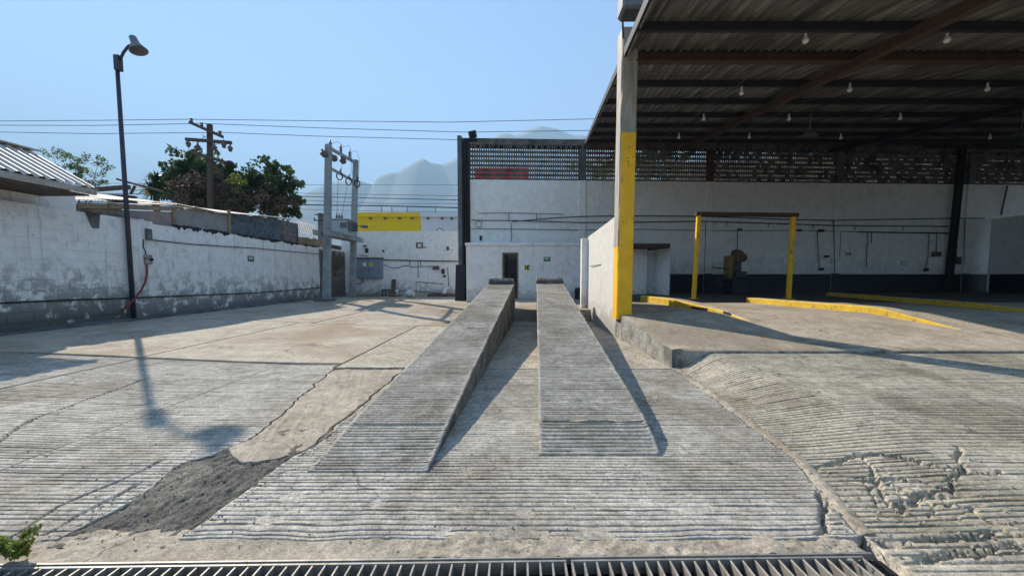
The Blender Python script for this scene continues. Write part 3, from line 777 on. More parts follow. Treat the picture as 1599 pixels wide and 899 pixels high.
# rain spout notch
p = wpt(144, 333); q = wpt(150, 356)
m = MB(); m.prism([(WX + .012, p.y - .13, p.z + .03), (WX + .012, p.y + .16, p.z + .03), (WX + .012, q.y + .06, q.z), (WX + .012, q.y - .06, q.z)], (.02, 0, 0)); m.build('drip_plate', 'dark_concrete', wall)
m = MB().cbox(WX - .1, WX + .16, p.y - .11, p.y + .11, p.z - .01, p.z + .05, .01); m.build('spout', 'old_beam', wall)
# black tar run along the top of the second stretch
rr = random.Random(31)
for (x0, x1) in ((272, 300), (301, 318), (320, 345), (346, 362), (375, 400), (405, 440), (446, 470), (474, 500)):
    pts = []; n = 10
    for k in range(n + 1):
        q = wpt(x0 + (x1 - x0) * k / n, 400); pts.append((WX + .008, q.y, WT + .035 + rr.uniform(-.02, .02)))
    low = [(WX + .008, p[1], WT - .02 - rr.uniform(0, .10) * math.sin(math.pi * min(1, max(0, k / n)))) for k, p in enumerate(pts)]
    MB().prism(pts + low[::-1], (-.012, 0, 0)).build('tar_run', 'black', wall)

# red hose hanging from the switch box
m = MB(); m.tube([wpt(229, 411, .07), wpt(229.5, 425, .09), wpt(227, 440, .10), wpt(221, 452, .10), wpt(213, 463, .12), wpt(203, 474, .16), wpt(190, 486, .2)], .021, 8)
tag(m.build('hose', 'red_hose', smooth=True), 'red hose hanging from the grey switch box beside the lamp pole', 'hose')
# small green sign
def sign(name, c, w, h, normal, label, board='green_sign', mark=None, cat='sign'):
    """thin sign board with a white pictogram bar"""
    n = Vector(normal).normalized(); t = Vector((0,0,1)).cross(n).normalized(); u = Vector((0,0,1))
    M = Matrix(((t.x, n.x, u.x, c[0]), (t.y, n.y, u.y, c[1]), (t.z, n.z, u.z, c[2]), (0,0,0,1)))
    o = MB().cbox(-w/2, w/2, 0, .012, -h/2, h/2, .002, M).build(name, board)
    m = MB()
    for (x0, x1, z0, z1) in (mark or [(-.36, .28, .06, .26), (-.3, .3, -.12, -.04)]): m.box(x0*w, x1*w, .0121, .0145, z0*h, z1*h, M)
    m.build('print', 'white_plastic' if board != 'sign_yellow' else 'black', o)
    return tag(o, label, cat)
sign('wall_sign', wpt(391.5, 404, .01), .30, .19, (1, 0, 0), 'small green sign on the long white wall')

# ================================================================== YARD LAMP
b = PXX(209, 499, WX + .09); t1 = P(182, 90, b.y)
lamp = empty('yard_lamp', (b.x, b.y, -.05)); tag(lamp, 'tall dark lamp pole with bell shade against the left wall', 'lamp pole')
MB().tube([(b.x, b.y, -.1), b.lerp(t1, .5), t1], [.052, .046, .038], 12).build('pole', 'pole_metal', lamp, True)
c = P(184, 99, b.y); MB().cbox(c.x - .05, c.x + .07, b.y - .06, b.y + .06, c.z - .17, c.z + .17, .01).build('ballast_box', 'pole_metal', lamp)
MB().tube([P(186, 96, b.y), P(193, 82, b.y - .05), P(200, 73, b.y - .1), P(208, 69, b.y - .12)], .028, 8).build('arm', 'pole_metal', lamp, True)
c = P(211, 67, b.y - .12)
M = Matrix.Translation(c) @ Matrix.Rotation(math.radians(-22), 4, 'Y') @ Matrix.Scale(.80, 4)
MB().lathe([(.0, .17), (.085, .165), (.10, .0), (.115, -.06), (.165, -.15), (.215, -.24), (.205, -.245), (.14, -.15), (.08, -.05), (.0, -.04)], 20, M).build('shade', 'shade_enamel', lamp, True)

# ================================================================== HOUSE BEHIND THE WALL
def corrugated(name, a, b, c, d, pitch, amp, mat, parent, n_per=6, thick=0):
    """sheet a-b (one edge) to d-c (other edge); waves run from a-b to d-c"""
    a, b, c, d = map(Vector, (a, b, c, d)); L = (b - a).length; n = max(4, int(L / pitch * n_per))
    nm = (b - a).cross(d - a).normalized(); vs = []; fs = []
    for i in range(n + 1):
        t = i / n; h = amp * math.sin(t * L / pitch * 2 * math.pi)
        vs.append(a.lerp(b, t) + nm * h); vs.append(d.lerp(c, t) + nm * h)
    for i in range(n): fs.append((2*i, 2*i+2, 2*i+3, 2*i+1))
    return MB().add(vs, fs).build(name, mat, parent, True)
house = empty('neighbour_house', (-10.3, 6, -.9)); tag(house, 'white block house with corrugated roof rising behind the left wall', 'house')
hy = PXX(118, 315, WX - .2).y
MB().box(-11.8, WX - .2, 2.0, hy, -.9, 2.86).build('wall', 'white_render', house)
hw = bpy.data.objects['wall'] if 'wall' in bpy.data.objects else None
hm = [block_mesh(.396, .17, .004 + .001 * k, .006, 'white_render', 40 + k) for k in range(3)]
for row in range(3):
    y = 4.9 + (.2 if row % 2 else 0)
    while y + .4 < hy:
        share('block', random.choice(hm), (WX - .199, y + .2, WT + .07 + row * .17), house, RZ); y += .4
re = P(155, 297, 7.75); eave_z = re.z + .02; rx = re.x; ridge = P(50, 236, 7.75)
corrugated('roof_sheet', (rx, 3.0, eave_z), (rx, 7.75, eave_z), (ridge.x, 7.75, ridge.z), (ridge.x, 3.0, ridge.z), .165, .022, 'house_roof', house)
corrugated('roof_sheet', (ridge.x, 3.0, ridge.z - .01), (ridge.x, 7.75, ridge.z - .01), (-12.2, 7.75, 2.85), (-12.2, 3.0, 2.85), .165, .022, 'house_roof', house)
MB().beam((ridge.x, 3.0, ridge.z + .02), (ridge.x, 7.78, ridge.z + .02), .22, .03).build('ridge_cap', 'house_roof', house)
MB().beam((rx - .03, 3.0, eave_z - .075), (rx - .03, 7.7, eave_z - .075), .03, .12).build('fascia', 'rusty_sheet', house)
MB().prism([(rx, 7.68, eave_z - .03), (ridge.x, 7.68, ridge.z - .03), (ridge.x, 7.68, ridge.z - .13), (rx, 7.68, eave_z - .13)], (0, .03, 0)).build('barge_board', 'rusty_sheet', house)
MB().box(-11.6, rx - .04, 3.0, 7.6, eave_z - .17, eave_z - .14).build('soffit', 'wood_dark', house)
MB().prism([(rx - .4, 7.6, eave_z - .1), (ridge.x, 7.6, ridge.z - .1), (-11.6, 7.6, eave_z - .1)], (0, .03, 0)).build('gable', 'wood_dark', house)

# ================================================================== SHACKS BEHIND THE WALL
SX = WX - .32
def spt(px, py): return PXX(px, py, SX)
shack = empty('shack', (SX - 1.5, 11.5, -.9)); tag(shack, 'patched shack with sagging sheet roof just behind the left wall', 'shack')
def panel(pl, pr, mat, name='wall_panel', bot=2.2, th=.05, par=shack):
    a, b = spt(*pl), spt(*pr)
    MB().prism([(SX, a.y, bot), (SX, b.y, bot), (SX, b.y, b.z), (SX, a.y, a.z)], (-th, 0, 0)).build(name, mat, par)
panel((120, 318), (190, 321), 'wood_old'); panel((191, 328), (270, 331), 'pink_render'); panel((271, 326), (357, 335), 'grey_render')
panel((358, 333), (437, 343), 'blue_grey_sheet')
a, b = spt(120, 316), spt(273, 323); c_ = spt(120, 325); 
for (l, r, h) in (((119, 321), (166, 322), .075), ((167, 321.5), (195, 322.5), .085), ((196, 323), (272, 326.5), .075)):
    a, b = spt(*l), spt(*r); MB().beam((SX + .03, a.y, a.z), (SX + .03, b.y, b.z), .03, h * 1.6).build('fascia_board', 'wood_old', shack)
m = MB()
for px in (270, 356): 
    a = spt(px, 330); m.cbox(SX, SX + .05, a.y - .05, a.y + .05, 2.3, a.z + .05, .005)
m.build('stud', 'wood_old', shack)
# block stub at its far end, courses showing
a, b = spt(438, 343), spt(466, 347)
m = MB().box(SX - .12, SX - .02, a.y, b.y, 2.2, a.z).build('block_stub', 'dark_concrete', shack)
gb = block_mesh(.39, .19, .02, .008, 'grey_block', 77)
for r_ in range(5):
    y = a.y + (.2 if r_ % 2 else 0)
    while y + .4 < b.y + .1: share('block', gb, (SX - .02, y + .2, a.z - .1 - r_ * .2), shack, RZ); y += .4
# wavy roof sheets seen edge on, and loose boards on top
edgepx = [(118, 315), (165, 314), (195, 313), (235, 317), (273, 320), (300, 325), (330, 331), (358, 334), (400, 337), (440, 341), (466, 345)]
for k in range(len(edgepx) - 1):
    a, b = spt(*edgepx[k]), spt(*edgepx[k + 1]); dz = random.uniform(-.03, .03)
    corrugated('roof_sheet', (SX + .12, a.y - .05, a.z + .02 + dz), (SX + .12, b.y + .08, b.z + .02 + dz * .3), (SX - 2.6, b.y + .08, b.z + .30 + random.uniform(-.1, .15)), (SX - 2.6, a.y - .05, a.z + .25 + random.uniform(-.1, .12)), .076, .011, 'rusty_sheet', shack, 4)
def plank(a, b, w, h, mat, label, name='plank', cat='plank'):
    return tag(MB().beam(a, b, w, h).build(name, mat), label, cat)
plank(P(184, 280, 12.5), P(252, 299, 12.5), .12, .06, 'wood_dark', 'dark plank sloping down across the shack roof behind the lamp pole')
plank(P(150, 296, 11.5), P(202, 292, 11.5), .10, .12, 'wood_dark', 'thick dark beam lying level over the shack roof')
plank(P(204, 303, 12), P(211, 290, 12), .06, .06, 'wood_dark', 'short dark prop under the sloping plank on the shack roof')
p = P(190, 310, 11.2)
t = MB(); M = Matrix.Translation(p) @ Matrix.Rotation(math.radians(6), 4, 'X')
t.lathe([(.18, -.07), (.31, -.09), (.345, -.05), (.345, .05), (.31, .09), (.18, .07), (.2, 0), (.18, -.07)], 22, M)
tag(t.build('tyre', 'tyre', smooth=True), 'old black tyre lying flat on the shack roof', 'tyre')
a, b = spt(164, 334), spt(194, 338)
tag(MB().prism([(SX + .12, a.y, a.z), (SX + .12, b.y, b.z + .02), (SX + .40, b.y + .05, b.z - .035), (SX + .42, a.y - .05, a.z - .02)], (0, 0, -.018)).build('blue_sheet', 'blue_tarp'), 'flat blue plastic sheet on top of the wall by the lamp pole', 'sheet')
# second shack, with the bright corrugated roof
sh2 = empty('lean_to', (SX - 1, 17, -.9)); tag(sh2, 'small lean-to with pale corrugated roof behind the wall near the transformer', 'lean-to')
a, b = P(464, 346, 17.2), P(496, 365, 17.2)
corrugated('roof_sheet', (P(470, 364, 16.4)), (P(497, 371, 17.6)), (P(492, 351, 19.0)), (P(463, 344, 17.6)), .16, .02, 'house_roof', sh2)
a, b = spt(464, 369), spt(512, 376)
for k in range(9):
    y0 = a.y + (b.y - a.y) * k / 9; y1 = a.y + (b.y - a.y) * (k + 1) / 9
    MB().cbox(SX + .02, SX + .05, y0 + .008, y1 - .008, 2.2, a.z + (b.z - a.z) * k / 9 + random.uniform(-.03, .03), .004).build('board', 'wood_old', sh2)
MB().box(SX - .1, SX + .01, a.y, b.y + 1.5, 1.5, min(a.z, b.z) - .1).build('back_board', 'wood_dark', sh2)
for k in range(10):
    y0 = b.y + .1 + k * .22
    MB().cbox(SX + .02, SX + .05, y0, y0 + .18, 2.0, 2.75 - random.uniform(0, .25), .004).build('board', 'wood_dark' if k % 3 else 'wood_old', sh2)

# ================================================================== BACK WALL OF THE YARD
BY = 20.2
xl_, xr_ = WX - .1, P(716, 400, BY).x
bt = P(640, 361, BY).z
bwall = empty('rear_yard_wall', ((xl_ + xr_) / 2, BY, 0)); tag(bwall, 'white block wall closing the back of the yard below the yellow building', 'wall')
MB().box(xl_, xr_, BY, BY + .18, -.3, bt).build('core', 'white_back', bwall)
bbm = [block_mesh(.394, .192, .006 + .002 * k, .009, 'white_back', 60 + k) for k in range(5)]
rowh = .2; nrow = int(bt / rowh)
for row in range(nrow):
    x = xl_ + (.2 if row % 2 else 0)
    while x + .4 < xr_:
        if x > -9.0: share('block', random.choice(bbm), (x + .2, BY - .0005, bt - .1 - row * rowh), bwall)
        x += .4
def bp(px, py, off=.02): return P(px, py, BY - off)
def tubes(parent, name, mat, r, *paths):
    for q in paths: MB().tube(q, r, 6).build(name, mat, parent)
tubes(bwall, 'conduit', 'black', .028, [bp(596, 405.5, .05), bp(660, 407, .05), bp(716, 408, .05)])
tubes(bwall, 'cable', 'black', .018, [bp(600, 413.5), bp(612, 418), bp(622, 418), bp(633, 414.5), bp(645, 417), bp(656, 416), bp(676, 416)], [bp(560, 398), bp(575, 400)])
tubes(bwall, 'pipe', 'black', .017, [bp(650, 455), bp(650, 440), bp(692, 443)], [bp(699, 417), bp(701, 447)], [bp(596, 452), bp(640, 454), bp(705, 459)], [bp(640, 407), bp(640, 416)], [bp(653, 407), bp(653, 416), bp(653, 433)], [bp(657, 407), bp(657, 415)], [bp(598, 465), bp(598, 452)], [bp(566, 440), bp(565, 437)])
for (px, py, w, h, mt) in ((681, 418, .34, .20, 'brown_box'), (692, 423.5, .16, .26, 'dark_metal'), (694.5, 431, .12, .1, 'black'), (573, 391, .13, .22, 'black'), (599, 392, .09, .09, 'black'), (570, 384, .18, .06, 'black'), (699.5, 388, .10, .2, 'dark_metal')):
    p = bp(px, py); MB().cbox(p.x - w/2, p.x + w/2, BY - .11, BY - .005, p.z - h/2, p.z + h/2, .01).build('wall_box', mt, bwall)
p = bp(655, 383); m = MB()
for (x0, x1, z0, z1) in ((-.18, .18, .09, .15), (-.18, .18, -.15, -.09), (-.18, -.10, -.09, .09), (.10, .18, -.09, .09), (.18, .38, -.13, -.08)): m.cbox(p.x + x0, p.x + x1, BY - .03, BY - .002, p.z + z0, p.z + z1, .008)
m.build('hole_rim', 'brown_box', bwall)
# old handle loop and lamp arm on top
tubes(bwall, 'wire_loop', 'dark_metal', .02, [bp(681, 360, -.08), bp(685, 356.5, -.08), bp(690, 357, -.08), bp(694, 361, -.08)])
arm = empty('wall_lamp', bp(566, 352)); tag(arm, 'small lamp on a bent arm over the rear yard wall', 'lamp')
MB().tube([P(548, 353.5, 19.6), P(558, 353, 19.6), P(566, 352, 19.6)], .022, 8).build('arm', 'dark_concrete', arm, True)
MB().lathe([(0, .09), (.10, .06), (.14, -.02), (.10, -.05), (0, -.05)], 14, Matrix.Translation(P(569, 354, 19.6)) @ Matrix.Scale(1.5, 4, (1, 0, 0))).build('head', 'dark_concrete', arm, True)

# grey electrical cabinet
p0, p1 = bp(559, 434.5), bp(598, 404)
cab = empty('electrical_cabinet', ((p0.x + p1.x) / 2, BY - .2, p0.z)); tag(cab, 'grey double-door electrical cabinet on the rear yard wall', 'cabinet')
MB().cbox(p0.x, p1.x, BY - .26, BY - .01, p0.z, p1.z, .012).build('body', 'cabinet_grey', cab)
mx = (p0.x + p1.x) / 2
for (a, b) in ((p0.x + .02, mx - .006), (mx + .006, p1.x - .02)):
    d = MB().cbox(a, b, BY - .285, BY - .262, p0.z + .03, p1.z - .12, .008).build('door', 'cabinet_grey', cab)
MB().cbox(mx + .03, mx + .05, BY - .32, BY - .286, p0.z + .35, p0.z + .52, .004).build('handle', 'black', d)
MB().cbox(p0.x - .04, p1.x + .04, BY - .31, BY - .005, p1.z, p1.z + .05, .006).build('hood', 'rust_metal', cab)
for (px, py, w, h, mt) in ((572.5, 413, .17, .20, 'white_plastic'), (582, 413, .2, .2, 'sign_yellow'), (589, 419, .2, .2, 'cabinet_grey')):
    p = bp(px, py); MB().box(p.x - w/2, p.x + w/2, BY - .290, BY - .2865, p.z - h/2, p.z + h/2).build('label', mt, cab)
MB().tube([bp(566, 434, .1), bp(566, 441, .05), bp(562, 443, .05), bp(548, 443, .05)], .02, 6).build('feed_pipe', 'dark_metal', cab)

# ---- clutter at the foot of the rear wall
def leaning(name, px0, py0, px1, py1, w, mat, label, cat, Y=BY - .25):
    a, b = P(px0, py0, Y - .25), P(px1, py1, Y + .12)
    return tag(MB().beam((a.x, a.y, a.z), (b.x, b.y, b.z), w, .03, .004).build(name, mat), label, cat)
leaning('board', 613, 464, 615, 436, .22, 'wood_dark', 'dark brown board leaning on the rear wall', 'board')
leaning('board', 618, 465, 619.5, 452, .2, 'white_plastic', 'short white board leaning beside the dark brown one', 'board')
leaning('board', 692, 461, 697, 449, .18, 'white_plastic', 'white offcut leaning askew at the foot of the rear wall', 'board')
p = P(640, 466, BY - 1.1); bk = empty('bucket', (p.x, p.y, 0.0)); tag(bk, 'white plastic bucket lying by the rear wall', 'bucket')
M = Matrix.Translation((p.x, p.y, .2)) @ Matrix.Rotation(math.radians(80), 4, 'Y')
MB().lathe([(0, -.2), (.15, -.2), (.19, .2), (.18, .2), (.14, -.18), (0, -.18)], 18, M).build('tub', 'white_plastic', bk, True)
MB().tube([M @ Vector((.2 * math.cos(a), .2 * math.sin(a), .18)) for a in [k * math.pi / 8 for k in range(17)]], .012, 6).build('rim', 'white_plastic', bk)
pile = MB(); rr = random.Random(5)
for k in range(46):
    x = rr.uniform(-8.2, -5.9); y = BY - rr.uniform(.25, 1.1); a = rr.uniform(0, 6.28); L = rr.uniform(.2, .7); z = .04 + rr.uniform(0, .22) * (1 - abs(x + 7) / 1.4)
    pile.beam((x, y, z), (x + L * math.cos(a), min(BY - .1, y + L * .5 * math.sin(a)), z + rr.uniform(-.02, .08)), rr.uniform(.04, .1), .025, .003)
tag(pile.build('scrap_pile', 'wood_old'), 'heap of scrap sticks and boards at the foot of the rear wall', 'scrap pile', kind='stuff')
pile = MB()
for k in range(40):
    x = rr.uniform(-4.6, -3.1); y = BY - rr.uniform(.2, .9); r = rr.uniform(.04, .13)
    pile.cbox(x - r, x + r, y - r * .7, y + r * .7, .0, .03 + r * 1.2, .02)
tag(pile.build('rubble_pile', 'brown_box'), 'dark rubble heaped in the corner below the workshop wall', 'rubble', kind='stuff')
m = MB()
for px in (597, 602): m.tube([P(px, 465, BY - .4), P(px, 453, BY - .4)], .025, 6)
m.tube([P(596, 453, BY - .4), P(609, 453, BY - .4)], .025, 6); m.tube([P(609, 453, BY - .4), P(609, 465, BY - .4)], .025, 6)
tag(m.build('pipe_rack', 'black'), 'low black pipe rack standing left of the leaning boards', 'rack')

# ================================================================== TRANSFORMER
tf = empty('transformer_gantry', (-8.1, 17.4, 0)); tag(tf, 'two tall grey concrete posts joined by beams, carrying the transformer', 'transformer frame')
A0, A1 = P(510, 471, 15.8), P(513, 226, 15.8); B0, B1 = P(550, 464, 19.0), P(555.5, 250, 19.0)
for q0, q1 in ((A0, A1), (B0, B1)):
    d = (q1 - q0) / (q1.z - q0.z); lo = q0 + d * (-.1 - q0.z)
    m = MB(); w0, w1 = .13, .10
    vs = [lo + Vector(v) for v in ((-w0,-w0,0),(w0,-w0,0),(w0,w0,0),(-w0,w0,0))] + [q1 + Vector(v) for v in ((-w1,-w1,0),(w1,-w1,0),(w1,w1,0),(-w1,w1,0))]
    m.add(vs, [(3,2,1,0),(4,5,6,7),(0,1,5,4),(1,2,6,5),(2,3,7,6),(3,0,4,7)]); m.build('post', 'grey_post', tf)
MB().cbox(A0.x - .38, A0.x + .25, 15.5, 16.1, -.1, .13, .02).build('footing', 'dark_concrete', tf)
def beamext(a, b, e0, e1): d = (b - a).normalized(); return a - d * e0, b + d * e1
for (pa, pb, w, h) in (((514, 231), (555, 254), .10, .13), ((516, 263), (553, 283), .09, .10)):
    a, b = P(*pa, 15.8), P(*pb, 19.0); MB().beam(a, b, w, h).build('crossbeam', 'grey_post', tf)
a, b = P(510, 365, 15.8), P(553, 374, 19.0); a, b = beamext(a, b, .7, .6)
for off in (-.2, .2):
    MB().beam(a + Vector((off, 0, 0)), b + Vector((off, 0, 0)), .12, .20).build('platform_beam', 'grey_post', tf)
MB().beam(a + Vector((0, .5, .11)), b + Vector((0, -.4, .11)), .5, .03).build('platform_plate', 'grey_post', tf)
for (px, py, Y) in ((532, 233, 17.2), (546, 241, 18.2), (516, 226, 15.9)):
    p = P(px, py, Y); MB().lathe([(.0, -.2), (.03, -.2), (.07, -.14), (.03, -.1), (.07, -.04), (.03, 0), (.07, .06), (.03, .1), (.03, .2), (0, .2)], 10, Matrix.Translation(p)).build('insulator', 'porcelain', tf, True)
for (px, py, Y) in ((505.5, 239, 15.6), (521, 246, 16.4), (535, 250, 17.4)):
    p = P(px, py, Y); M = Matrix.Translation(p) @ Matrix.Rotation(math.radians(60), 4, 'X') @ Matrix.Scale(1.25, 4)
    MB().lathe([(0, .16), (.03, .16), (.04, .06), (.11, .02), (.12, -.02), (.05, -.03), (.10, -.07), (.10, -.10), (0, -.10)], 14, M).build('lightning_arrester', 'porcelain', tf, True)
for (px, py, Y) in ((531, 275, 16.9), (545, 283, 18.0), (558.5, 287, 18.9)):
    p = P(px, py, Y); m = MB(); m.tube([p + Vector((.13 * math.cos(t) - .02, 0, .17 * math.sin(t))) for t in [k * math.pi / 6 for k in range(13)]], .028, 6); m.tube([p + Vector((0, 0, .1)), p + Vector((0, .05, .34))], .03, 6)
    m.build('fuse_cutout', 'dark_metal', tf, True)
m = []
tubes(tf, 'lead', 'wire', .008, [P(515, 226, 15.9), P(526, 221, 16.6), P(534, 226, 17.1), P(534, 256, 17.2), P(533, 270, 17.1)], [P(533, 230, 17.2), P(546, 228, 17.8), P(549, 242, 18.2), P(548, 278, 18.1)], [P(547, 238, 18.2), P(557, 236, 18.7), P(561, 250, 18.9), P(560, 285, 18.9)], [P(528, 280, 16.9), P(526, 342, 17.2)], [P(542, 288, 18.0), P(533, 343, 17.4)])
tr = empty('transformer', P(534, 370, 17.3)); tag(tr, 'pale grey transformer sitting on the beams between the two tall posts', 'transformer')
p0, p1 = P(520.5, 369, 17.3), P(538, 344, 17.3)
MB().cbox(p0.x, p1.x + .25, 17.0, 17.7, p0.z + .02, p1.z, .03).build('tank', 'transformer_grey', tr); tank = bpy.context.scene.collection.objects[-1]
MB().cbox(p0.x - .03, p1.x + .28, 16.97, 17.73, p1.z, p1.z + .04, .01).build('lid', 'transformer_grey', tr)
for k in range(6):
    MB().cbox(p1.x + .26, p1.x + .46, 17.04 + k * .11, 17.06 + k * .11, p0.z + .25, p1.z - .08, .004).build('cooling_fin', 'dark_concrete', tank)
MB().cbox(p1.x - .05, p1.x + .24, 16.96, 16.998, p0.z + .35, p1.z - .15, .008).build('name_plate', 'dark_concrete', tank)
for px in (526, 530, 534):
    p = P(px, 344, 17.3); MB().lathe([(.06, 0), (.035, .05), (.06, .1), (.03, .14), (.05, .18), (.012, .22), (.012, .32), (0, .32)], 10, Matrix.Translation((p.x, 17.3, p1.z + .035))).build('bushing', 'porcelain', tr, True)
# ================================================================== WORKSHOP
TH = math.atan(.04)
WO = Vector((P(717, 400, 16.5).x, 16.5, 0)); WTg = Vector((math.cos(TH), math.sin(TH), 0)); WN = Vector((math.sin(TH), -math.cos(TH), 0))
MW = Matrix(((WTg.x, -WN.x, 0, WO.x), (WTg.y, -WN.y, 0, WO.y), (0, 0, 1, 0), (0, 0, 0, 1)))
def wv(px, py, off=.0):
    """world point on the workshop's rear wall (off = metres in front of it)"""
    d = ray(px, py); o = Vector((0, 0, EYE)); q = WO + WN * off
    return o + d * ((q - o).dot(WN) / d.dot(WN))
def ws(px, py=400):
    return (wv(px, py) - WO).dot(WTg)
zL0, zL1, zT = wv(800, 281).z, wv(800, 231).z, wv(800, 217).z
END = 30.0
shop = empty('workshop', (11, 16.5, 0)); tag(shop, 'open-sided workshop with corrugated roof, lattice rear wall and yellow column', 'workshop')
MB().box(.3, END, 0, .16, -.3, zL0, MW).build('rear_wall', 'workshop_white', shop)
MB().cbox(-.02, .16, -.16, .17, -.3, zT + .06, .01, MW).build('corner_column', 'dark_concrete', shop)
MB().cbox(.17, .50, -.02, .17, -.3, zT - .02, .01, MW).build('corner_column', 'old_beam', shop)
for px in (724, 728, 732):
    p = wv(px, 400, .09); q = wv(px, 240, .09)
    MB().tube([(p.x, p.y, 0), (p.x, p.y, zT - .22), (p.x + .05, p.y, zT - .10), (p.x + .4, p.y, zT - .08)], .055, 10).build('downpipe', 'black', shop, True)
pil = [ws(908), ws(1105), ws(1304), ws(1508)]; pil.append(pil[-1] + 6.0)
pm = []
for k, s_ in enumerate(pil):
    MB().cbox(s_ - .17, s_ + .17, -.05, .10, -.3, zL0 + .0, .012, MW).build('pilaster', 'workshop_white', shop)
    o = MB().cbox(s_ - .16, s_ + .16, -.045, .15, zL0 + .002, zL1, .012, MW).build('pilaster', 'rust_metal' if k == 1 else 'dark_concrete', shop)
# ring beam with the row of teeth below it
MB().cbox(.0, END, -.06, .16, zL1 + .10, zT, .015, MW).build('ring_beam', 'old_beam', shop)
m = MB(); x = .55; rr = random.Random(3)
while x < END - .3:
    w = rr.uniform(.05, .16); m.box(x, x + w, -.03, .10, zL1 + .002, zL1 + .098, MW); x += w + rr.choice((.03, .05, .08, .14))
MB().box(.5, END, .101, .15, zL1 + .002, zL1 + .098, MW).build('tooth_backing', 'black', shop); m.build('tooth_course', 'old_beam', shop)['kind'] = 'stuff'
# lattice of pierced blocks, one part per course and bay
bays = [(.50, pil[0] - .16)] + [(pil[i] + .16, pil[i + 1] - .16) for i in range(4)]
rows = 7; rh = (zL1 - zL0) / rows
for bi, (s0, s1) in enumerate(bays):
    n = int((s1 - s0) / .098); pt = (s1 - s0) / n
    for r_ in range(rows):
        m = MB(); z = zL0 + r_ * rh
        m.box(s0, s1, .02, .11, z, z + rh * .40, MW)
        for k in range(n + 1):
            x = s0 + k * pt; w = (.026 if bi < 2 else .031) + rr.uniform(-.005, .005)
            if bi >= 2 and rr.random() < (.10, .1, .18, .35, .45)[bi]: w = .05
            m.box(x - w, x + w, .045, .09, z + rh * .402, z + rh * .999, MW)
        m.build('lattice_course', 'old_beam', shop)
# painted dado
zd = wv(1300, 428).z
MB().box(ws(1042), END, -.012, -.001, .3, zd, MW).build('dado', 'navy_paint', shop)
for s_ in pil[1:]: MB().box(s_ - .178, s_ + .178, -.062, -.0502, .3, zd + .03, MW).build('dado', 'navy_paint', shop)
def wt(name, r, *pts, mat='dark_metal', off=.04): MB().tube([wv(px, py, off) for px, py in pts], r, 6).build(name, mat, shop)
wt('conduit', .022, (736, 344), (800, 344.5), (905, 347.5), (990, 347), (1100, 345.5), (1180, 348), (1300, 352), (1480, 353.5), off=.09)
wt('conduit', .022, (800, 346), (870, 340), (915, 338), (985, 337), (1110, 338), (1240, 343), (1300, 344), (1480, 341), (1537, 341), off=.09)
wt('conduit', .014, (736, 357), (905, 359), (1000, 358), (1110, 360), (1250, 360), (1480, 365))
wt('conduit', .028, (1340, 362), (1400, 363), (1480, 364), off=.07)
wt('conduit', .012, (746, 333), (795, 332.5), (880, 334.5))
for pts in (((798, 348), (799, 377)), ((794, 332), (795, 346)), ((838, 333), (838, 343)), ((1102, 346), (1100, 425)), ((1152, 360), (1151, 391)), ((1276, 361), (1278, 400), (1280, 418)), ((1302, 344), (1303, 456)), ((1313, 362), (1311, 402)), ((1355, 362), (1353, 418)), ((1361, 363), (1361, 380)), ((1451, 364), (1449, 405), (1445, 420)), ((1463, 365), (1462, 394)), ((1507, 343), (1505, 414)), ((1135, 347), (1135, 353)), ((1200, 349), (1200, 355)), ((1270, 351), (1270, 357)), ((1335, 353), (1335, 360)), ((1410, 354), (1410, 361))):
    wt('drop_pipe', .020 if pts[0][0] == 1302 else .014, *pts, off=.05)
for (px, py, w, h, mt) in ((1288, 400.5, .18, .10, 'black'), (1280, 420, .18, .12, 'black'), (1443, 421, .14, .16, 'dark_metal'), (1459, 397, .38, .22, 'brown_box'), (1484, 387, .35, .2, 'rust_metal'), (1482, 403, .4, .5, 'dark_metal'), (1478, 420, .25, .16, 'black'), (1494, 407, .16, .34, 'dark_concrete'), (1246, 360, .18, .09, 'dark_metal'), (1280, 360.5, .22, .12, 'black'), (1153, 359, .2, .1, 'dark_metal'), (751, 372, .10, .20, 'black')):
    p = (wv(px, py) - WO); s_ = p.dot(WTg); z = wv(px, py).z
    MB().cbox(s_ - w/2, s_ + w/2, -.14, -.056, z - h/2, z + h/2, .012, MW).build('wall_box', mt, shop)
wt('wire_loop', .012, *[(747.5 + 5 * math.cos(t), 350 + 5 * math.sin(t)) for t in [k * math.pi / 6 for k in range(13)]])
# dark steel post that climbs the rear wall
a, b = wv(1482, 425, .2), wv(1503, 232, .2); a.z = .34
m = MB(); 
for dx, w in ((-.10, .04), (.10, .04), (0, .18)): m.beam(a + WTg * dx, b + WTg * dx, w if dx else .03, .18 if dx else .16, .004)
m.build('steel_post', 'purlin_metal', shop)
tubes(shop, 'brace', 'dark_metal', .03, [wv(1573, 290, .1), wv(1563, 336, .1)])

# ---- roof
E2 = wv(914, 223); E1 = P(977, 78, 7.3); sl_ = (E2 - E1) / (E2.y - E1.y)
def RE(Y, dz=0.0, dx=0.0): return E1 + sl_ * (Y - E1.y) + Vector((dx, 0, dz))
R0, R1 = 4.8, 17.75
RIGHT = 27.5
base_sheet = corrugated('roof_sheet', RE(R0), RE(R0, 0, .80), RE(R1, 0, .80), RE(R1), .152, .022, 'sheet_roof', shop, 8)
k = 1
while k * .76 + 2.2 < RIGHT:
    o = share('roof_sheet', base_sheet.data, (k * .76, 0, .003 * (k % 2)), shop); k += 1
for Y in (4.9, 6.25, 8.9, 10.3, 11.7, 13.1, 14.5, 15.9, 17.3):
    a = RE(Y, -.085); MB().cbox(a.x + .01, RIGHT, Y - .035, Y + .035, a.z - .07, a.z + .07, .004).build('purlin', 'purlin_metal', shop)
bz0, bz1 = P(1300, 97, 7.35).z, P(1300, 69, 7.35).z
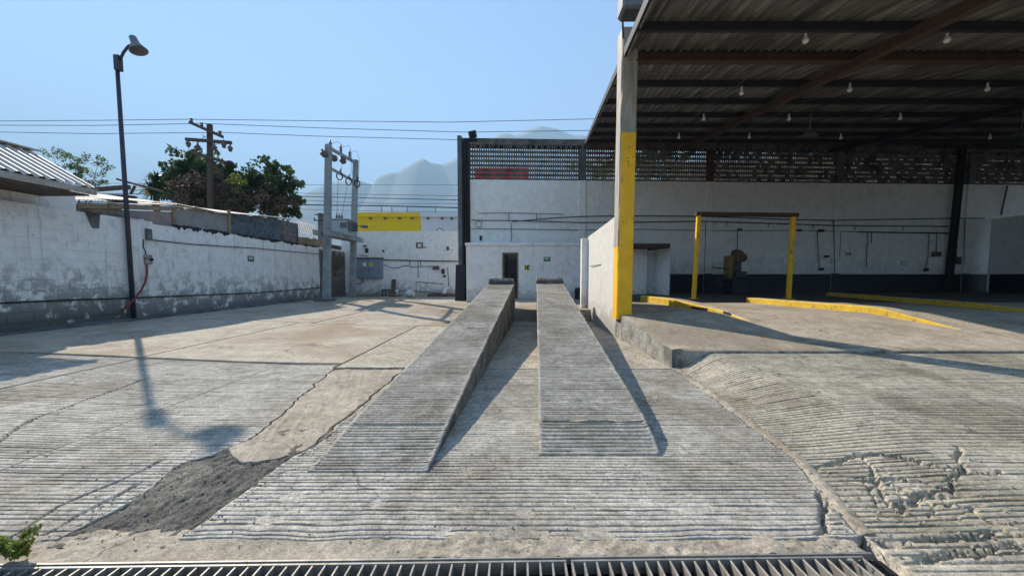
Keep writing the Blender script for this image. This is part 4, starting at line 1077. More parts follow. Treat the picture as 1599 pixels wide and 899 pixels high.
m = MB(); bx0 = P(992, 80, 7.35).x
m.box(bx0, RIGHT, 7.30, 7.45, bz0, bz0 + .025); m.box(bx0, RIGHT, 7.30, 7.45, bz1 - .025, bz1); m.box(bx0, RIGHT, 7.36, 7.39, bz0 + .025, bz1 - .025)
m.build('main_beam', 'rust_metal', shop)
m = MB(); q = RE(7.37, -.02); m.box(bx0, RIGHT, 7.34, 7.40, bz1 + .002, q.z - .012); m.build('beam_packer', 'purlin_metal', shop)
for dx in (4.3, 11.0):
    a, b = RE(R0 + .02, -.24, dx), RE(16.9 + .03 * dx, -.24, dx)
    MB().beam(a, b, .15, .17).build('girder', 'purlin_metal' if dx > 5 else 'rust_metal', shop)
MB().beam(RE(R0, -.05, -.02), RE(R1, -.05, -.02), .03, .16).build('edge_channel', 'purlin_metal', shop)
MB().beam(RE(R0, -.11, .03), RE(R1, -.11, .03), .035, .035).build('edge_angle', 'steel', shop)

# ---- front column
m, n, l, bs = _mat('column_paint')
pz = _pos(n, l); sp = n.new('ShaderNodeSeparateXYZ'); l.new(pz, sp.inputs[0])
gn = n.new('ShaderNodeNewGeometry'); sn = n.new('ShaderNodeSeparateXYZ'); l.new(gn.outputs['True Normal'], sn.inputs[0])
side = _math(n, l, 'LESS_THAN', sn.outputs[0], -.5)
colz = P(975, 207, 7.3).z
zz = _math(n, l, 'ADD', sp.outputs[2], _math(n, l, 'MULTIPLY', side, colz - P(962, 385, 7.3).z))
zz = _math(n, l, 'ADD', zz, _math(n, l, 'MULTIPLY', _noise(n, l, pz, 9, 4, .6), .12))
isy = _math(n, l, 'LESS_THAN', zz, colz + .06)
up = _mix(n, l, 1.0, (.42, .38, .32), _ramp(n, l, _noise(n, l, _pos(n, l, (6, 6, 1.2)), 1.5, 6, .7), [(.3, .55), (.7, 1.25)]), 'MULTIPLY')
rust = _ramp(n, l, _noise(n, l, _pos(n, l, (9, 9, .8)), 1.2, 5, .6), [(.52, 0.0), (.66, 1.0)])
up = _mix(n, l, _math(n, l, 'MULTIPLY', rust, .55), up, (.30, .17, .07))
ye = _mix(n, l, 1.0, (.93, .49, .01), _ramp(n, l, _noise(n, l, pz, 4, 5, .6), [(.3, .85), (.7, 1.1)]), 'MULTIPLY')
ye = _mix(n, l, _ramp(n, l, _noise(n, l, pz, 11, 6, .74), [(.62, 0.0), (.66, .85)]), ye, (.17, .13, .07))
l.new(_mix(n, l, isy, up, ye), bs.inputs['Base Color']); bs.inputs['Roughness'].default_value = .6
_bump(n, l, bs, _noise(n, l, pz, 12, 6, .7), .5, .01)
MATS['column_paint'] = m
c0, c1 = P(963, 489, 7.3), P(987, 489, 7.3); t0, t1 = P(972, 42, 7.3), P(998, 42, 7.3)
m = MB(); N = 26; rings = []
for k in range(N + 1):
    f = k / N; z = (c0.z - .12) * (1 - f) + t0.z * f; xa = c0.x + (t0.x - c0.x) * f; xb = c1.x + (t1.x - c1.x) * f
    j = lambda s: .012 * (float(vn(f * 40, s * 3.1, 301)) - .5)
    ch = .02
    for (x, y, s) in ((xa, 7.3 + ch, 1), (xa + ch, 7.3, 2), (xb - ch, 7.3, 3), (xb, 7.3 + ch, 4), (xb, 7.3 + .33, 5), (xa, 7.3 + .33, 6)): rings.append((x + j(s), y + j(s + 9), z))
fs = [(k*6+i, k*6+(i+1)%6, (k+1)*6+(i+1)%6, (k+1)*6+i) for k in range(N) for i in range(6)] + [tuple(range(N*6, N*6+6))]
m.add(rings, fs); m.build('column', 'column_paint', shop)
# stained number scrawl on the column
tubes(shop, 'scrawl', 'dark_metal', .004, *[[P(x, y, 7.299) for x, y in q] for q in ([(979, 251), (982, 252), (981, 256), (983, 259), (979, 261)], [(977, 246), (983, 247)])])
# wing wall running back from the column
xw = 1.99
a = P(960, 520, 7.62)
wing = [(PXX(962, 336, xw)), (PXX(918, 369.5, xw))]
y0, y1 = 7.62, 10.75
xn = P(961.5, 470, y0).x; xf = P(917.5, 440, y1).x
zt0, zt1 = P(962, 336, y0).z, P(917.5, 370, y1).z
ys = np.linspace(y0, y1, 70); q = np.linspace(0, 1, 40)
Xg = (xn + (xf - xn) * (ys - y0) / (y1 - y0))[:, None] + .008 * fbm(ys[:, None] * 3, q[None, :] * 5, 310) + 0 * q
Zg = -.35 + ((zt0 + (zt1 - zt0) * (ys - y0) / (y1 - y0))[:, None] + .35) * q[None, :]
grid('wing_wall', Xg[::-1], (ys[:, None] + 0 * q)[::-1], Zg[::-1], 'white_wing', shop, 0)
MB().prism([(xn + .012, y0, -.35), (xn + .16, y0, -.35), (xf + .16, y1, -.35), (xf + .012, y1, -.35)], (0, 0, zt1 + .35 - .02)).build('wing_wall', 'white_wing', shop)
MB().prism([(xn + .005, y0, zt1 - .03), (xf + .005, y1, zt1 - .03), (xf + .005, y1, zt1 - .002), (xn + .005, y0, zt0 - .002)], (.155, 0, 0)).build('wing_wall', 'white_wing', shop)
xp = P(909, 430, y1 - .1).x
MB().cbox(xp, xf + .15, y1 - .0, y1 + .2, -.3, zt1 - .03, .01).build('wing_pier', 'white_clean', shop)
MB().tube([P(922, 415, 8.2 + 2.0), P(932, 414, 8.2 + 1.2), P(939, 412.8, 9.0)], .008, 6).build('rod', 'dark_metal', shop)
# lamp housing above the column
fl_ = empty('floodlight', P(985, 20, 7.1)); tag(fl_, 'grey box floodlight fixed at the roof corner above the yellow column', 'floodlight')
p0, p1 = P(968, 24, 6.9), P(1001, -8, 6.9)
MB().cbox(p0.x, p1.x, 6.7, 7.1, p0.z, p1.z, .04).build('housing', 'shade_enamel', fl_)
MB().cbox(p0.x + .05, p1.x - .05, 6.74, 7.06, p0.z - .012, p0.z - .001, .004).build('lens', 'dark_concrete', fl_)
MB().tube([P(972, 24, 7.2), P(973, 60, 7.25)], .02, 6).build('bracket', 'dark_metal', fl_)

# right-hand partition wall of the workshop
xs = wv(1537, 345).x; zs = wv(1537, 345).z
part = MB().box(xs, xs + .15, 13.0, 17.2, .3, zs + .05).build('partition_wall', 'white_clean', shop)
MB().box(xs - .004, xs - .0005, 13.0, 17.1, .3, zd).build('dado', 'navy_paint', shop)

# ---- kerbs between the bays
def kerb(tip, mid, far, h, w, label, taper=.25, notch=()):
    T, Mi, Fa = [hit(*q, PLAT) for q in (tip, mid, far)]
    m = MB(); pts = [T, Mi, Fa]
    o_v = []; n = 24
    for k in range(n + 1):
        f = k / n; y = T.y + (Fa.y - T.y) * f; x = T.x + (Fa.x - T.x) * f
        hh = h * min(1, f / taper) + .002; z = float(PLAT(x, y)) - .03
        o_v += [(x, y, z), (x, y, z + hh + .012), (x + .018, y, z + hh + .03), (x + w, y, z + hh + .03), (x + w, y, z)]
    fs = [(k*5+i, (k+1)*5+i, (k+1)*5+i+1, k*5+i+1) for k in range(n) for i in range(4)]
    face = [f for i, f in enumerate(fs) if i % 4 in (0, 1)]; top = [f for i, f in enumerate(fs) if i % 4 in (2, 3)]
    root = empty('kerb', T); tag(root, label, 'kerb', 'yellow kerbs on the workshop floor')
    MB().add(o_v, face).build('painted_face', 'yellow_kerb', root); MB().add(o_v, top + [tuple(range(n*5, n*5+5))]).build('kerb_top', 'platform_concrete', root)
    for (pa, pb, hh) in notch:
        a, b = hit(*pa, PLAT), hit(*pb, PLAT)
        xk = lambda y: T.x + (Fa.x - T.x) * (y - T.y) / (Fa.y - T.y) - .006
        MB().prism([(xk(a.y), a.y, a.z + .005), (xk(b.y), b.y, b.z + .005), (xk(b.y), b.y, b.z + hh), (xk(a.y), a.y, a.z + hh)], (.003, 0, 0)).build('drain_opening', 'black', root)
    return root
kerb((1172, 502), (1085, 489), (1000, 470.5), .17, .26, 'yellow kerb nearest the yellow column, with dark drain openings', .6, (((1062, 485.5), (1043, 482), .06), ((1107, 493), (1088, 489.5), .05)))
kerb((1500, 514.5), (1375, 501), (1165, 472), .13, .30, 'sunlit yellow kerb in the middle of the workshop floor')
kerb((1690, 503), (1599, 490), (1290, 461.5), .12, .30, 'shaded yellow kerb along the far right of the workshop')

# ---- portal frame
fy = 12.2
fb0, fb1 = P(1083, 468, fy), P(1231, 468, fy); ft0, ft1 = P(1091, 336, fy), P(1238.5, 338, fy)
fr_ = empty('portal_frame', ((fb0.x + fb1.x) / 2, fy, .34)); tag(fr_, 'yellow two-post frame with brown top beam inside the workshop', 'frame')
for a, b in ((fb0, ft0), (fb1, ft1)):
    MB().beam((a.x, a.y, .33), b, .115, .115, .01).build('post', 'yellow_paint', fr_)
MB().beam(ft0 + Vector((-.1, 0, .04)), ft1 + Vector((.14, 0, .04)), .14, .12).build('top_beam', 'rust_metal', fr_)
MB().box(fb0.x - .12, fb0.x + .12, fy - .12, fy + .12, .335, .352).build('base_plate', 'yellow_paint', fr_)
MB().box(fb1.x - .12, fb1.x + .12, fy - .12, fy + .12, .335, .352).build('base_plate', 'yellow_paint', fr_)

# ---- old press against the rear wall
my = 15.4
def mp(px, py, Y=my): return P(px, py, Y)
pr = empty('machine_press', mp(1150, 462)); tag(pr, 'old machine press with red drive wheel against the rear workshop wall', 'machine')
def mbox(name, x0, y0, x1, y1, d0, d1, mat, c=.02):
    a, b = mp(x0, y1), mp(x1, y0); MB().cbox(a.x, b.x, my + d0, my + d1, a.z, b.z, c).build(name, mat, pr)
mbox('frame', 1136, 399, 1148, 436, -.1, .35, 'press_yellow'); mbox('head', 1146, 392, 1157, 410, -.25, .3, 'press_red', .05)
mbox('ram', 1142, 408, 1155, 424, -.15, .2, 'dark_metal'); mbox('table', 1142, 424, 1160, 433, -.3, .3, 'dark_metal'); mbox('base', 1137, 434, 1163, 461, -.3, .4, 'black', .04)
mbox('motor', 1147, 390, 1155, 395, -.1, .2, 'rust_metal')
M = Matrix.Translation(mp(1160, 402, my - .15)) @ Matrix.Rotation(math.radians(90), 4, 'X')
MB().lathe([(0, -.06), (.16, -.06), (.17, -.03), (.17, .03), (.16, .06), (0, .06)], 20, M).build('drive_wheel', 'press_red', pr, True)
MB().tube([mp(1112, 417.5), mp(1138, 419.5)], .025, 6).build('handle', 'dark_metal', pr)
M = Matrix.Translation(mp(1124, 440, my)) @ Matrix.Rotation(math.radians(80), 4, 'X') @ Matrix.Rotation(.3, 4, 'Y')
hr = MB(); hr.tube([M @ Vector((.22 * math.cos(t), .22 * math.sin(t), .02 * t)) for t in [k * math.pi / 7 for k in range(34)]], .02, 6)
tag(hr.build('hose_coil', 'dark_metal', smooth=True), 'dark coiled hose hanging left of the machine press', 'hose')

# ---- bulbs on strings and pendant lamps
def bulb_mesh(sc): 
    return [(.0, .13), (.018, .13), (.02, .06), (.03, .04), (.055, -.02), (.06, -.05), (.045, -.095), (.0, -.11)], sc
strings = [('left', 5.3, [(1258, 60, 6.4), (1158, 143, 8.7), (1099, 184, 10.8), (1060, 213, 13.0)]), ('middle', 7.7, [(1479, 59, 6.4), (1327, 138, 8.7), (1232, 184, 10.8), (1170, 213, 13.0)]),
           ('right', 10.9, [(1542, 137, 8.7), (1406, 183, 10.8), (1313, 214, 13.0)])]
order = {4: ['nearest', 'second', 'third', 'farthest'], 3: ['nearest', 'middle', 'farthest']}
for nm, X_, bs_ in strings:
    prev = None; path = []
    for i, (px, py, Y) in enumerate(bs_):
        p = P(px, py, Y); o = empty('hanging_bulb', p); tag(o, '%s bare bulb on the %s string under the workshop roof' % (order[len(bs_)][i], nm), 'bulb', 'bare bulbs under the workshop roof')
        M = Matrix.Translation(p) @ Matrix.Scale(.78, 4)
        MB().lathe([(.02, .04), (.055, -.02), (.062, -.05), (.045, -.095), (.0, -.11)], 14, M).build('glass', 'bulb_glass', o, True)
        MB().lathe([(0, .14), (.022, .14), (.026, .03), (0, .03)], 12, M).build('socket', 'white_plastic', o, True)
        top = p + Vector((0, 0, .17)); zr = float(RE(Y).z) - .16
        MB().tube([top, (p.x, p.y, max(zr, top.z + .03))], .006, 5).build('cord', 'wire', o)
        path.append(Vector((p.x, p.y, max(zr, top.z + .03))))
    e = path[-1] + (path[-1] - path[-2]) * 1.2; path = [path[0] + (path[0] - path[1]) * .6] + path + [Vector((e.x, min(e.y, 16.2), RE(min(e.y, 16.2)).z - .15))]
    tag(MB().tube(path, .008, 5).build('supply_cable', 'dark_concrete'), 'thin cable carrying the %s string of bare bulbs' % nm, 'cable')
p = P(1546, 214, 13.0); o = empty('hanging_bulb', p); tag(o, 'lone bare bulb at the far right of the workshop roof', 'bulb', 'bare bulbs under the workshop roof')
M = Matrix.Translation(p) @ Matrix.Scale(.78, 4)
MB().lathe([(.02, .04), (.055, -.02), (.062, -.05), (.045, -.095), (.0, -.11)], 14, M).build('glass', 'bulb_glass', o, True)
MB().lathe([(0, .14), (.022, .14), (.026, .03), (0, .03)], 12, M).build('socket', 'white_plastic', o, True)
MB().tube([p + Vector((0, 0, .16)), (p.x, p.y, RE(13).z - .02)], .006, 5).build('cord', 'wire', o)
for (px, py, lab) in ((1264, 209, 'pendant lamp with wide pale shade hanging by a long rod under the roof'), (1594, 209, 'pendant lamp at the right edge of the picture under the roof')):
    p = P(px, py, 11.5); o = empty('pendant_lamp', p); tag(o, lab, 'pendant lamp', 'pendant lamps under the workshop roof')
    M = Matrix.Translation(p) @ Matrix.Rotation(math.radians(5), 4, 'Y')
    MB().lathe([(0, .13), (.04, .12), (.06, .05), (.12, .02), (.21, -.05), (.215, -.07), (.11, .0), (0, .02)], 20, M).build('shade', 'shade_enamel', o, True)
    MB().tube([p + Vector((0, 0, .12)), (p.x + .03, p.y, RE(11.5).z - .02)], .014, 6).build('rod', 'steel', o)

# ---- signs on the workshop wall
def wsign(px, py, w, h, label, **k): return sign('wall_sign', wv(px, py, .015), w, h, WN, label, **k)
wsign(1324.5, 396, .26, .13, 'small green sign on the rear workshop wall right of the yellow frame')
o = wsign(1412, 411, .30, .20, 'white sign plate low on the rear workshop wall', board='cabinet_grey', mark=[(-.4, .4, -.38, .38)])
# floodlight on the corner of the wall
p = wv(738, 210, .05); f2 = empty('floodlight', p); tag(f2, 'dark floodlight standing on the top corner of the workshop wall', 'floodlight')
M = Matrix.Translation(p) @ Matrix.Rotation(math.radians(-12), 4, 'Y') @ Matrix.Rotation(math.radians(25), 4, 'X')
MB().cbox(-.17, .17, -.07, .07, -.15, .15, .03, M).build('housing', 'dark_concrete', f2)
MB().cbox(-.14, .14, -.08, -.071, -.12, .12, .004, M).build('lens', 'black', f2)
MB().tube([p + Vector((0, .05, -.1)), p + Vector((.0, .05, -.5))], .02, 6).build('bracket', 'dark_metal', f2)

# ================================================================== RESTROOM BLOCK
TY = 15.3
def tp(px, py, off=0): return P(px, py, TY - off)
rx0, rx1 = tp(728, 420).x, tp(1010, 420).x; rt = tp(800, 379).z
d0, d1 = tp(784, 420), tp(809.5, 420); dz = tp(797, 394).z
rest_b = empty('restroom_block', ((rx0 + rx1) / 2, TY + .6, 0)); tag(rest_b, 'low flat-roofed white room with an open doorway behind the ramps', 'small building')
MB().box(rx0, d0.x, TY, TY + .15, -.3, rt - .12).build('wall', 'white_clean', rest_b)
MB().box(d1.x, rx1, TY, TY + .15, -.3, rt - .12).build('wall', 'white_clean', rest_b)
MB().box(d0.x, d1.x, TY, TY + .15, dz, rt - .12).build('wall', 'white_clean', rest_b)
MB().box(rx0, rx0 + .15, TY + .15, 16.4, -.3, rt - .12).build('wall', 'white_clean', rest_b)
MB().cbox(rx0 - .04, tp(908, 400).x, TY - .05, 16.45, rt - .118, rt, .015).build('roof_slab', 'white_clean', rest_b)
fr2 = MB(); w = .05
fr2.box(d0.x + .002, d0.x + w, TY - .015, TY + .14, .165, dz - .002); fr2.box(d1.x - w, d1.x - .002, TY - .015, TY + .14, .165, dz - .002); fr2.box(d0.x + w, d1.x - w, TY - .015, TY + .14, dz - w, dz - .002)
fr2.build('door_frame', 'wood_old', rest_b)
dl = MB().cbox(-.02, .02, 0, .68, .19, dz - .06, .004, Matrix.Translation((d0.x + .09, TY + .13, 0)) @ Matrix.Rotation(math.radians(-8), 4, 'Z')).build('door', 'dark_concrete', rest_b)
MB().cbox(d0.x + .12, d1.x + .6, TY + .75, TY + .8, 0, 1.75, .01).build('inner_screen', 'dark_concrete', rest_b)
MB().box(d0.x + .11, d1.x + .6, TY + .74, TY + .745, 1.15, 1.17).build('inner_rail', 'dark_metal', rest_b)
# annex seen to the right of the column
ax0, ax1 = P(985, 420, 14.0).x, P(1045, 420, 14.0).x
az = P(1020, 383, 13.6).z
ann = empty('annex', (ax0 + .6, 15, .34)); tag(ann, 'pale blue-white lean-to room with dark roof edge behind the yellow column', 'small building')
aX = P(1021, 420, 15.6).x
MB().box(P(960, 420, 15.6).x, aX, 15.6, 15.72, .2, az - .1).build('wall', 'white_clean', ann)
MB().prism([(aX, 15.6, .2), (P(1045, 420, 14.4).x, 14.4, .2), (P(1045, 420, 14.4).x + .08, 14.5, .2), (aX + .08, 15.7, .2)], (0, 0, az - .22)).build('wall', 'white_clean', ann)
MB().cbox(P(960, 383, 14.2).x, P(1047, 383, 14.2).x, 14.2, 16.2, az - .02, az + .12, .01).build('roof_edge', 'rust_metal', ann)
MB().beam(P(1020, 388, 14.6), P(1046, 386, 14.4), .05, .08).build('bracket', 'wood_dark', ann)
sign('wall_sign', tp(854, 404.5, .012), .27, .17, (0, -1, 0), 'small green sign on the low white room behind the right ramp')
sign('wall_sign', tp(823, 417.5, .012), .20, .20, (0, -1, 0), 'yellowish pictogram sign beside the restroom doorway', board='sign_yellow', mark=[(-.42, -.22, -.4, .4), (-.05, .22, -.3, .36), (.0, .4, -.42, -.25), (.22, .42, .1, .4)])
p = tp(904, 462, .3); MB_ = MB()
jar = empty('black_drum', (p.x, p.y, .165)); tag(jar, 'small black drum at the foot of the low white room', 'drum')
MB().lathe([(0, 0), (.17, 0), (.18, .03), (.17, .06), (.17, .25), (.18, .28), (.17, .31), (.16, .42), (0, .42)], 18, Matrix.Translation((p.x, p.y, .168))).build('shell', 'black', jar, True)
MB().lathe([(.14, .0), (.14, .02), (0, .02)], 16, Matrix.Translation((p.x, p.y, .59))).build('lid', 'dark_metal', jar)
# dark sheet leaning in the corner by the workshop column
p0, p1 = P(711, 470, 16.1), P(725, 413, 16.1)
MBd = MB().prism([(p0.x, 16.0, -.02), (p1.x, 16.05, -.02), (p1.x, 16.35, p1.z), (p0.x, 16.3, p1.z)], (0, .03, 0))
tag(MBd.build('steel_sheet', 'black'), 'tall black sheet leaning at the corner of the workshop wall', 'sheet')
# ================================================================== BEYOND THE WALLS
fb = empty('yellow_building', P(620, 440, 34)); tag(fb, 'flat yellow and white building standing beyond the rear wall', 'building')
FY = 34
a, b, c = P(548, 345, FY).x, P(657, 345, FY).x, P(745, 345, FY).x; zt = P(620, 332, FY).z; zm = P(620, 339, FY).z
MB().box(a + .2, b, FY, FY + 9, -.95, zm).build('wall', 'yellow_far', fb); MB().box(b + .001, c + 6, FY + .02, FY + 9, -.95, zm).build('wall', 'white_far', fb)
MB().box(a + .2, b - .05, FY - .12, FY + 9, zm + .002, zt).build('parapet', 'yellow_far', fb); MB().box(b - .045, c + 6, FY - .10, FY + 9, zm + .002, zt).build('parapet', 'white_far', fb)
for px in (578, 601, 623, 643, 668, 690, 705):
    p = P(px, 340.5, FY - .15); MB().cbox(p.x - .12, p.x + .12, FY - .16, FY - .01, p.z - .08, p.z + .06, .02).build('gutter_spout', 'dark_concrete', fb)
for k in range(8):
    z = zm - .25 - k * .35; MB().box(a + .2, b, FY - .012, FY - .001, z, z + .02).build('rib', 'yellow_far', fb)
for px in (596, 612, 636, 680):
    p = P(px, 332, FY + 1); MB().tube([(p.x, FY + 1, zt - .1), (p.x, FY + 1, P(px, 323, FY + 1).z)], .03, 5).build('roof_rod', 'dark_metal', fb)
# red hoarding seen through the lattice
rp0, rp1 = P(742, 279, 24), P(826, 262, 24)
rd = empty('red_hoarding', (rp0.x, 24, -.95)); tag(rd, 'red hoarding glimpsed through the lattice at the top left of the workshop wall', 'hoarding')
MB().cbox(rp0.x, rp1.x, 24, 24.1, rp0.z, rp1.z, .02).build('board', 'red_panel', rd)
for x in (rp0.x + .4, (rp0.x + rp1.x) / 2, rp1.x - .4): MB().tube([(x, 24.2, -.95), (x, 24.2, rp1.z)], .07, 8).build('post', 'dark_metal', rd)
for k, (x0_, x1_) in enumerate(((rp0.x, rp1.x - .05),)):
    MB().box(rp0.x - 1, rp1.x - .1, 26, 26.3, -.95, P(800, 285, 26).z).build('skirt_board', 'old_beam', rd)

def leaves(m, c, rad, n, size, rr, flat=1.0, shell=.55):
    for _ in range(n):
        while True:
            d = Vector((rr.gauss(0, 1), rr.gauss(0, 1), rr.gauss(0, 1)))
            if d.length > .01: break
        d.normalize(); r = shell + (1 - shell) * rr.random() ** .5 if rr.random() < .75 else rr.random()
        p = Vector(c) + Vector((d.x * rad[0], d.y * rad[1], d.z * rad[2])) * r
        s = size * rr.uniform(.6, 1.35)
        e = Euler((rr.uniform(-1.2, 1.2) * flat, rr.uniform(-1.2, 1.2) * flat, rr.uniform(0, 6.28))).to_matrix()
        vs = [p + e @ Vector(v) for v in ((-s*.5, 0, 0), (0, -s*.28, s*.08), (s*.6, 0, -s*.06), (0, s*.28, s*.08))]
        m.add(vs, [(0, 1, 2, 3)])
def tree(name, label, cat, base, top_z, clumps, mats, leaf, dens, seed, trunk_r=.16, group=None):
    """trunk and limbs to each clump; crown of loose leaf clumps"""
    rr = random.Random(seed); root = empty(name, base); tag(root, label, cat, group)
    b = Vector(base); t = MB(); fork = Vector((b.x, b.y, b.z + (top_z - b.z) * .45))
    t.tube([b, b.lerp(fork, .5) + Vector((rr.uniform(-.1, .1), 0, 0)), fork], [trunk_r, trunk_r * .85, trunk_r * .65], 8)
    for (c, rad, mi) in clumps:
        c = Vector(c); mid = fork.lerp(c, .5) + Vector((rr.uniform(-.15, .15), rr.uniform(-.15, .15), rr.uniform(-.1, .2)))
        t.tube([fork, mid, c], [trunk_r * .45, trunk_r * .3, trunk_r * .1], 5)
    t.build('trunk', 'bark', root, True)
    for i, mt in enumerate(mats):
        m = MB()
        for (c, rad, mi) in clumps:
            if mi != i: continue
            vol = rad[0] * rad[2]
            # break every clump into tufts so that the outline is ragged
            nt = max(4, int(vol * 34))
            for _ in range(nt):
                d = Vector((rr.gauss(0, .55), rr.gauss(0, .55), rr.gauss(0, .55)))
                q = Vector(c) + Vector((d.x * rad[0], d.y * rad[1], d.z * rad[2]))
                s = rr.uniform(.18, .38) * min(rad[0], rad[2]) + .12
                leaves(m, q, (s, s, s * .8), int(dens), leaf, rr)
        if m.v: m.build('crown', mt, root)
    return root
def clump(px, py, Y, rx, rz, mi): p = P(px, py, Y); k = Y / F; return ((p.x, Y, p.z), (rx * k, rx * k, rz * k), mi)
tree('bushy_tree', 'tall bushy tree with green top behind the utility pole', 'tree', (P(320, 440, 25).x, 25, -.95), P(320, 240, 25).z,
     [clump(295, 258, 25, 24, 18, 0), clump(330, 262, 25, 22, 18, 0), clump(270, 268, 24.6, 14, 14, 0), clump(345, 280, 25, 20, 14, 0), clump(285, 280, 24.5, 18, 12, 1), clump(310, 285, 24.6, 26, 16, 1), clump(330, 300, 24.5, 28, 14, 1), clump(280, 300, 24.6, 18, 14, 1), clump(262, 285, 24.6, 14, 16, 0), clump(360, 268, 25, 12, 10, 0), clump(300, 246, 25, 14, 8, 0), clump(380, 290, 25, 16, 14, 1), clump(375, 310, 25, 22, 16, 1), clump(320, 318, 24.6, 40, 16, 1), clump(360, 300, 24.8, 20, 20, 1)],
     ['leaf_green', 'leaf_dark'], .24, 40, 1)
tree('dry_bush', 'brown dried-up climber in front of the bushy tree', 'shrub', (P(330, 440, 23).x, 23, -.95), P(330, 280, 23).z,
     [clump(300, 290, 23, 22, 16, 0), clump(330, 292, 23, 24, 18, 0), clump(355, 305, 23, 24, 16, 0), clump(380, 315, 23, 24, 13, 0), clump(410, 310, 23, 16, 16, 0), clump(290, 312, 23, 20, 10, 0), clump(345, 320, 23, 30, 10, 1), clump(320, 300, 23.3, 20, 14, 1), clump(270, 305, 23, 16, 12, 0), clump(310, 322, 23, 40, 12, 0), clump(400, 328, 23, 30, 10, 1), clump(430, 322, 23, 20, 12, 0), clump(372, 300, 23.2, 18, 12, 0)],
     ['leaf_dry', 'leaf_dark'], .17, 34, 2, .09)
tree('leafy_tree', 'green leafy tree left of the transformer posts', 'tree', (P(430, 440, 24).x, 24, -.95), P(430, 255, 24).z,
     [clump(425, 272, 24, 20, 15, 0), clump(440, 285, 24, 20, 15, 0), clump(400, 276, 24.3, 14, 14, 1), clump(455, 300, 24, 16, 13, 0), clump(465, 312, 24, 10, 10, 0), clump(430, 302, 24, 22, 14, 1), clump(445, 325, 24, 18, 12, 1), clump(410, 295, 24, 18, 14, 1), clump(430, 262, 24, 12, 8, 0), clump(395, 285, 24.3, 14, 14, 1), clump(425, 315, 24, 30, 16, 1), clump(462, 330, 24, 12, 12, 1)],
     ['leaf_green', 'leaf_dark'], .22, 38, 3, .13)
tree('lime_bush', 'bright yellow-green bush between the two larger trees', 'shrub', (P(372, 440, 22.5).x, 22.5, -.95), P(372, 280, 22.5).z,
     [clump(365, 284, 22.5, 12, 8, 0), clump(380, 287, 22.5, 12, 8, 0), clump(372, 278, 22.5, 8, 7, 0)], ['leaf_lime'], .13, 26, 4, .07)
tree('feathery_tree', 'thin feathery tree behind the corrugated house roof', 'tree', (P(120, 440, 16).x, 16, -.95), P(120, 250, 16).z,
     [clump(x, y, 16, rx, rz, 0) for x, y, rx, rz in ((82, 240, 16, 4), (98, 244, 9, 4), (122, 252, 14, 4), (118, 262, 12, 4), (155, 251, 15, 5), (168, 262, 12, 4), (150, 268, 10, 4), (128, 272, 12, 5), (100, 256, 14, 6), (160, 284, 12, 4), (140, 288, 10, 4), (95, 265, 16, 6))],
     ['leaf_pale'], .085, 34, 5, .05)
# more greenery behind the lattice
tree('screened_tree', 'tree seen only as glints through the middle of the lattice', 'tree', (P(960, 440, 21).x, 21, -.95), P(960, 250, 21).z,
     [clump(935, 262, 21, 22, 18, 0), clump(965, 255, 21, 22, 20, 0), clump(1000, 262, 21, 26, 20, 1), clump(1050, 260, 21, 30, 20, 1), clump(1030, 240, 21, 30, 12, 1)], ['leaf_lime', 'leaf_dark'], .2, 30, 6)
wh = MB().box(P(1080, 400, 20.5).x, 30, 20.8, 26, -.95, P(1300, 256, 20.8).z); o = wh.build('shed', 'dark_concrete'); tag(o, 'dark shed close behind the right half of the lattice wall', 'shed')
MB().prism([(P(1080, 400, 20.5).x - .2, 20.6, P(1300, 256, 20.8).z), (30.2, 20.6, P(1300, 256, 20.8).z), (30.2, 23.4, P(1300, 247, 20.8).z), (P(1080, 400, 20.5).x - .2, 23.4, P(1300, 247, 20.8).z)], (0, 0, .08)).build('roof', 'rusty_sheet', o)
# yucca
yu = empty('yucca', (P(242, 440, 19).x, 19, -.95)); tag(yu, 'spiky dark yucca at the left edge of the tree clump', 'plant')
rr = random.Random(9); m = MB(); c0 = P(243, 292, 19)
for hd in ((243, 283), (250, 296), (236, 298)):
    c = P(*hd, 19)
    for _ in range(95):
        d = Vector((rr.gauss(0, 1), rr.gauss(0, 1), rr.gauss(.35, .8))).normalized(); L = rr.uniform(.45, .85); w = d.cross(Vector((0, 0, 1))).normalized() * .035
        mid = c + d * L * .5 + Vector((0, 0, .04)); tip = c + d * L - Vector((0, 0, .12))
        m.add([c - w * .6, c + w * .6, mid + w, tip, mid - w], [(0, 1, 2, 4), (4, 2, 3)])
m.build('leaf_rosette', 'leaf_dark', yu); MB().tube([(c0.x, 19, -.95), (c0.x, 19, c0.z)], [.16, .12], 8).build('trunk', 'bark', yu, True)
m = MB(); leaves(m, P(231, 301, 18.6), (.12, .1, .1), 26, .09, rr); m.build('blossom', 'flower_yellow', yu)

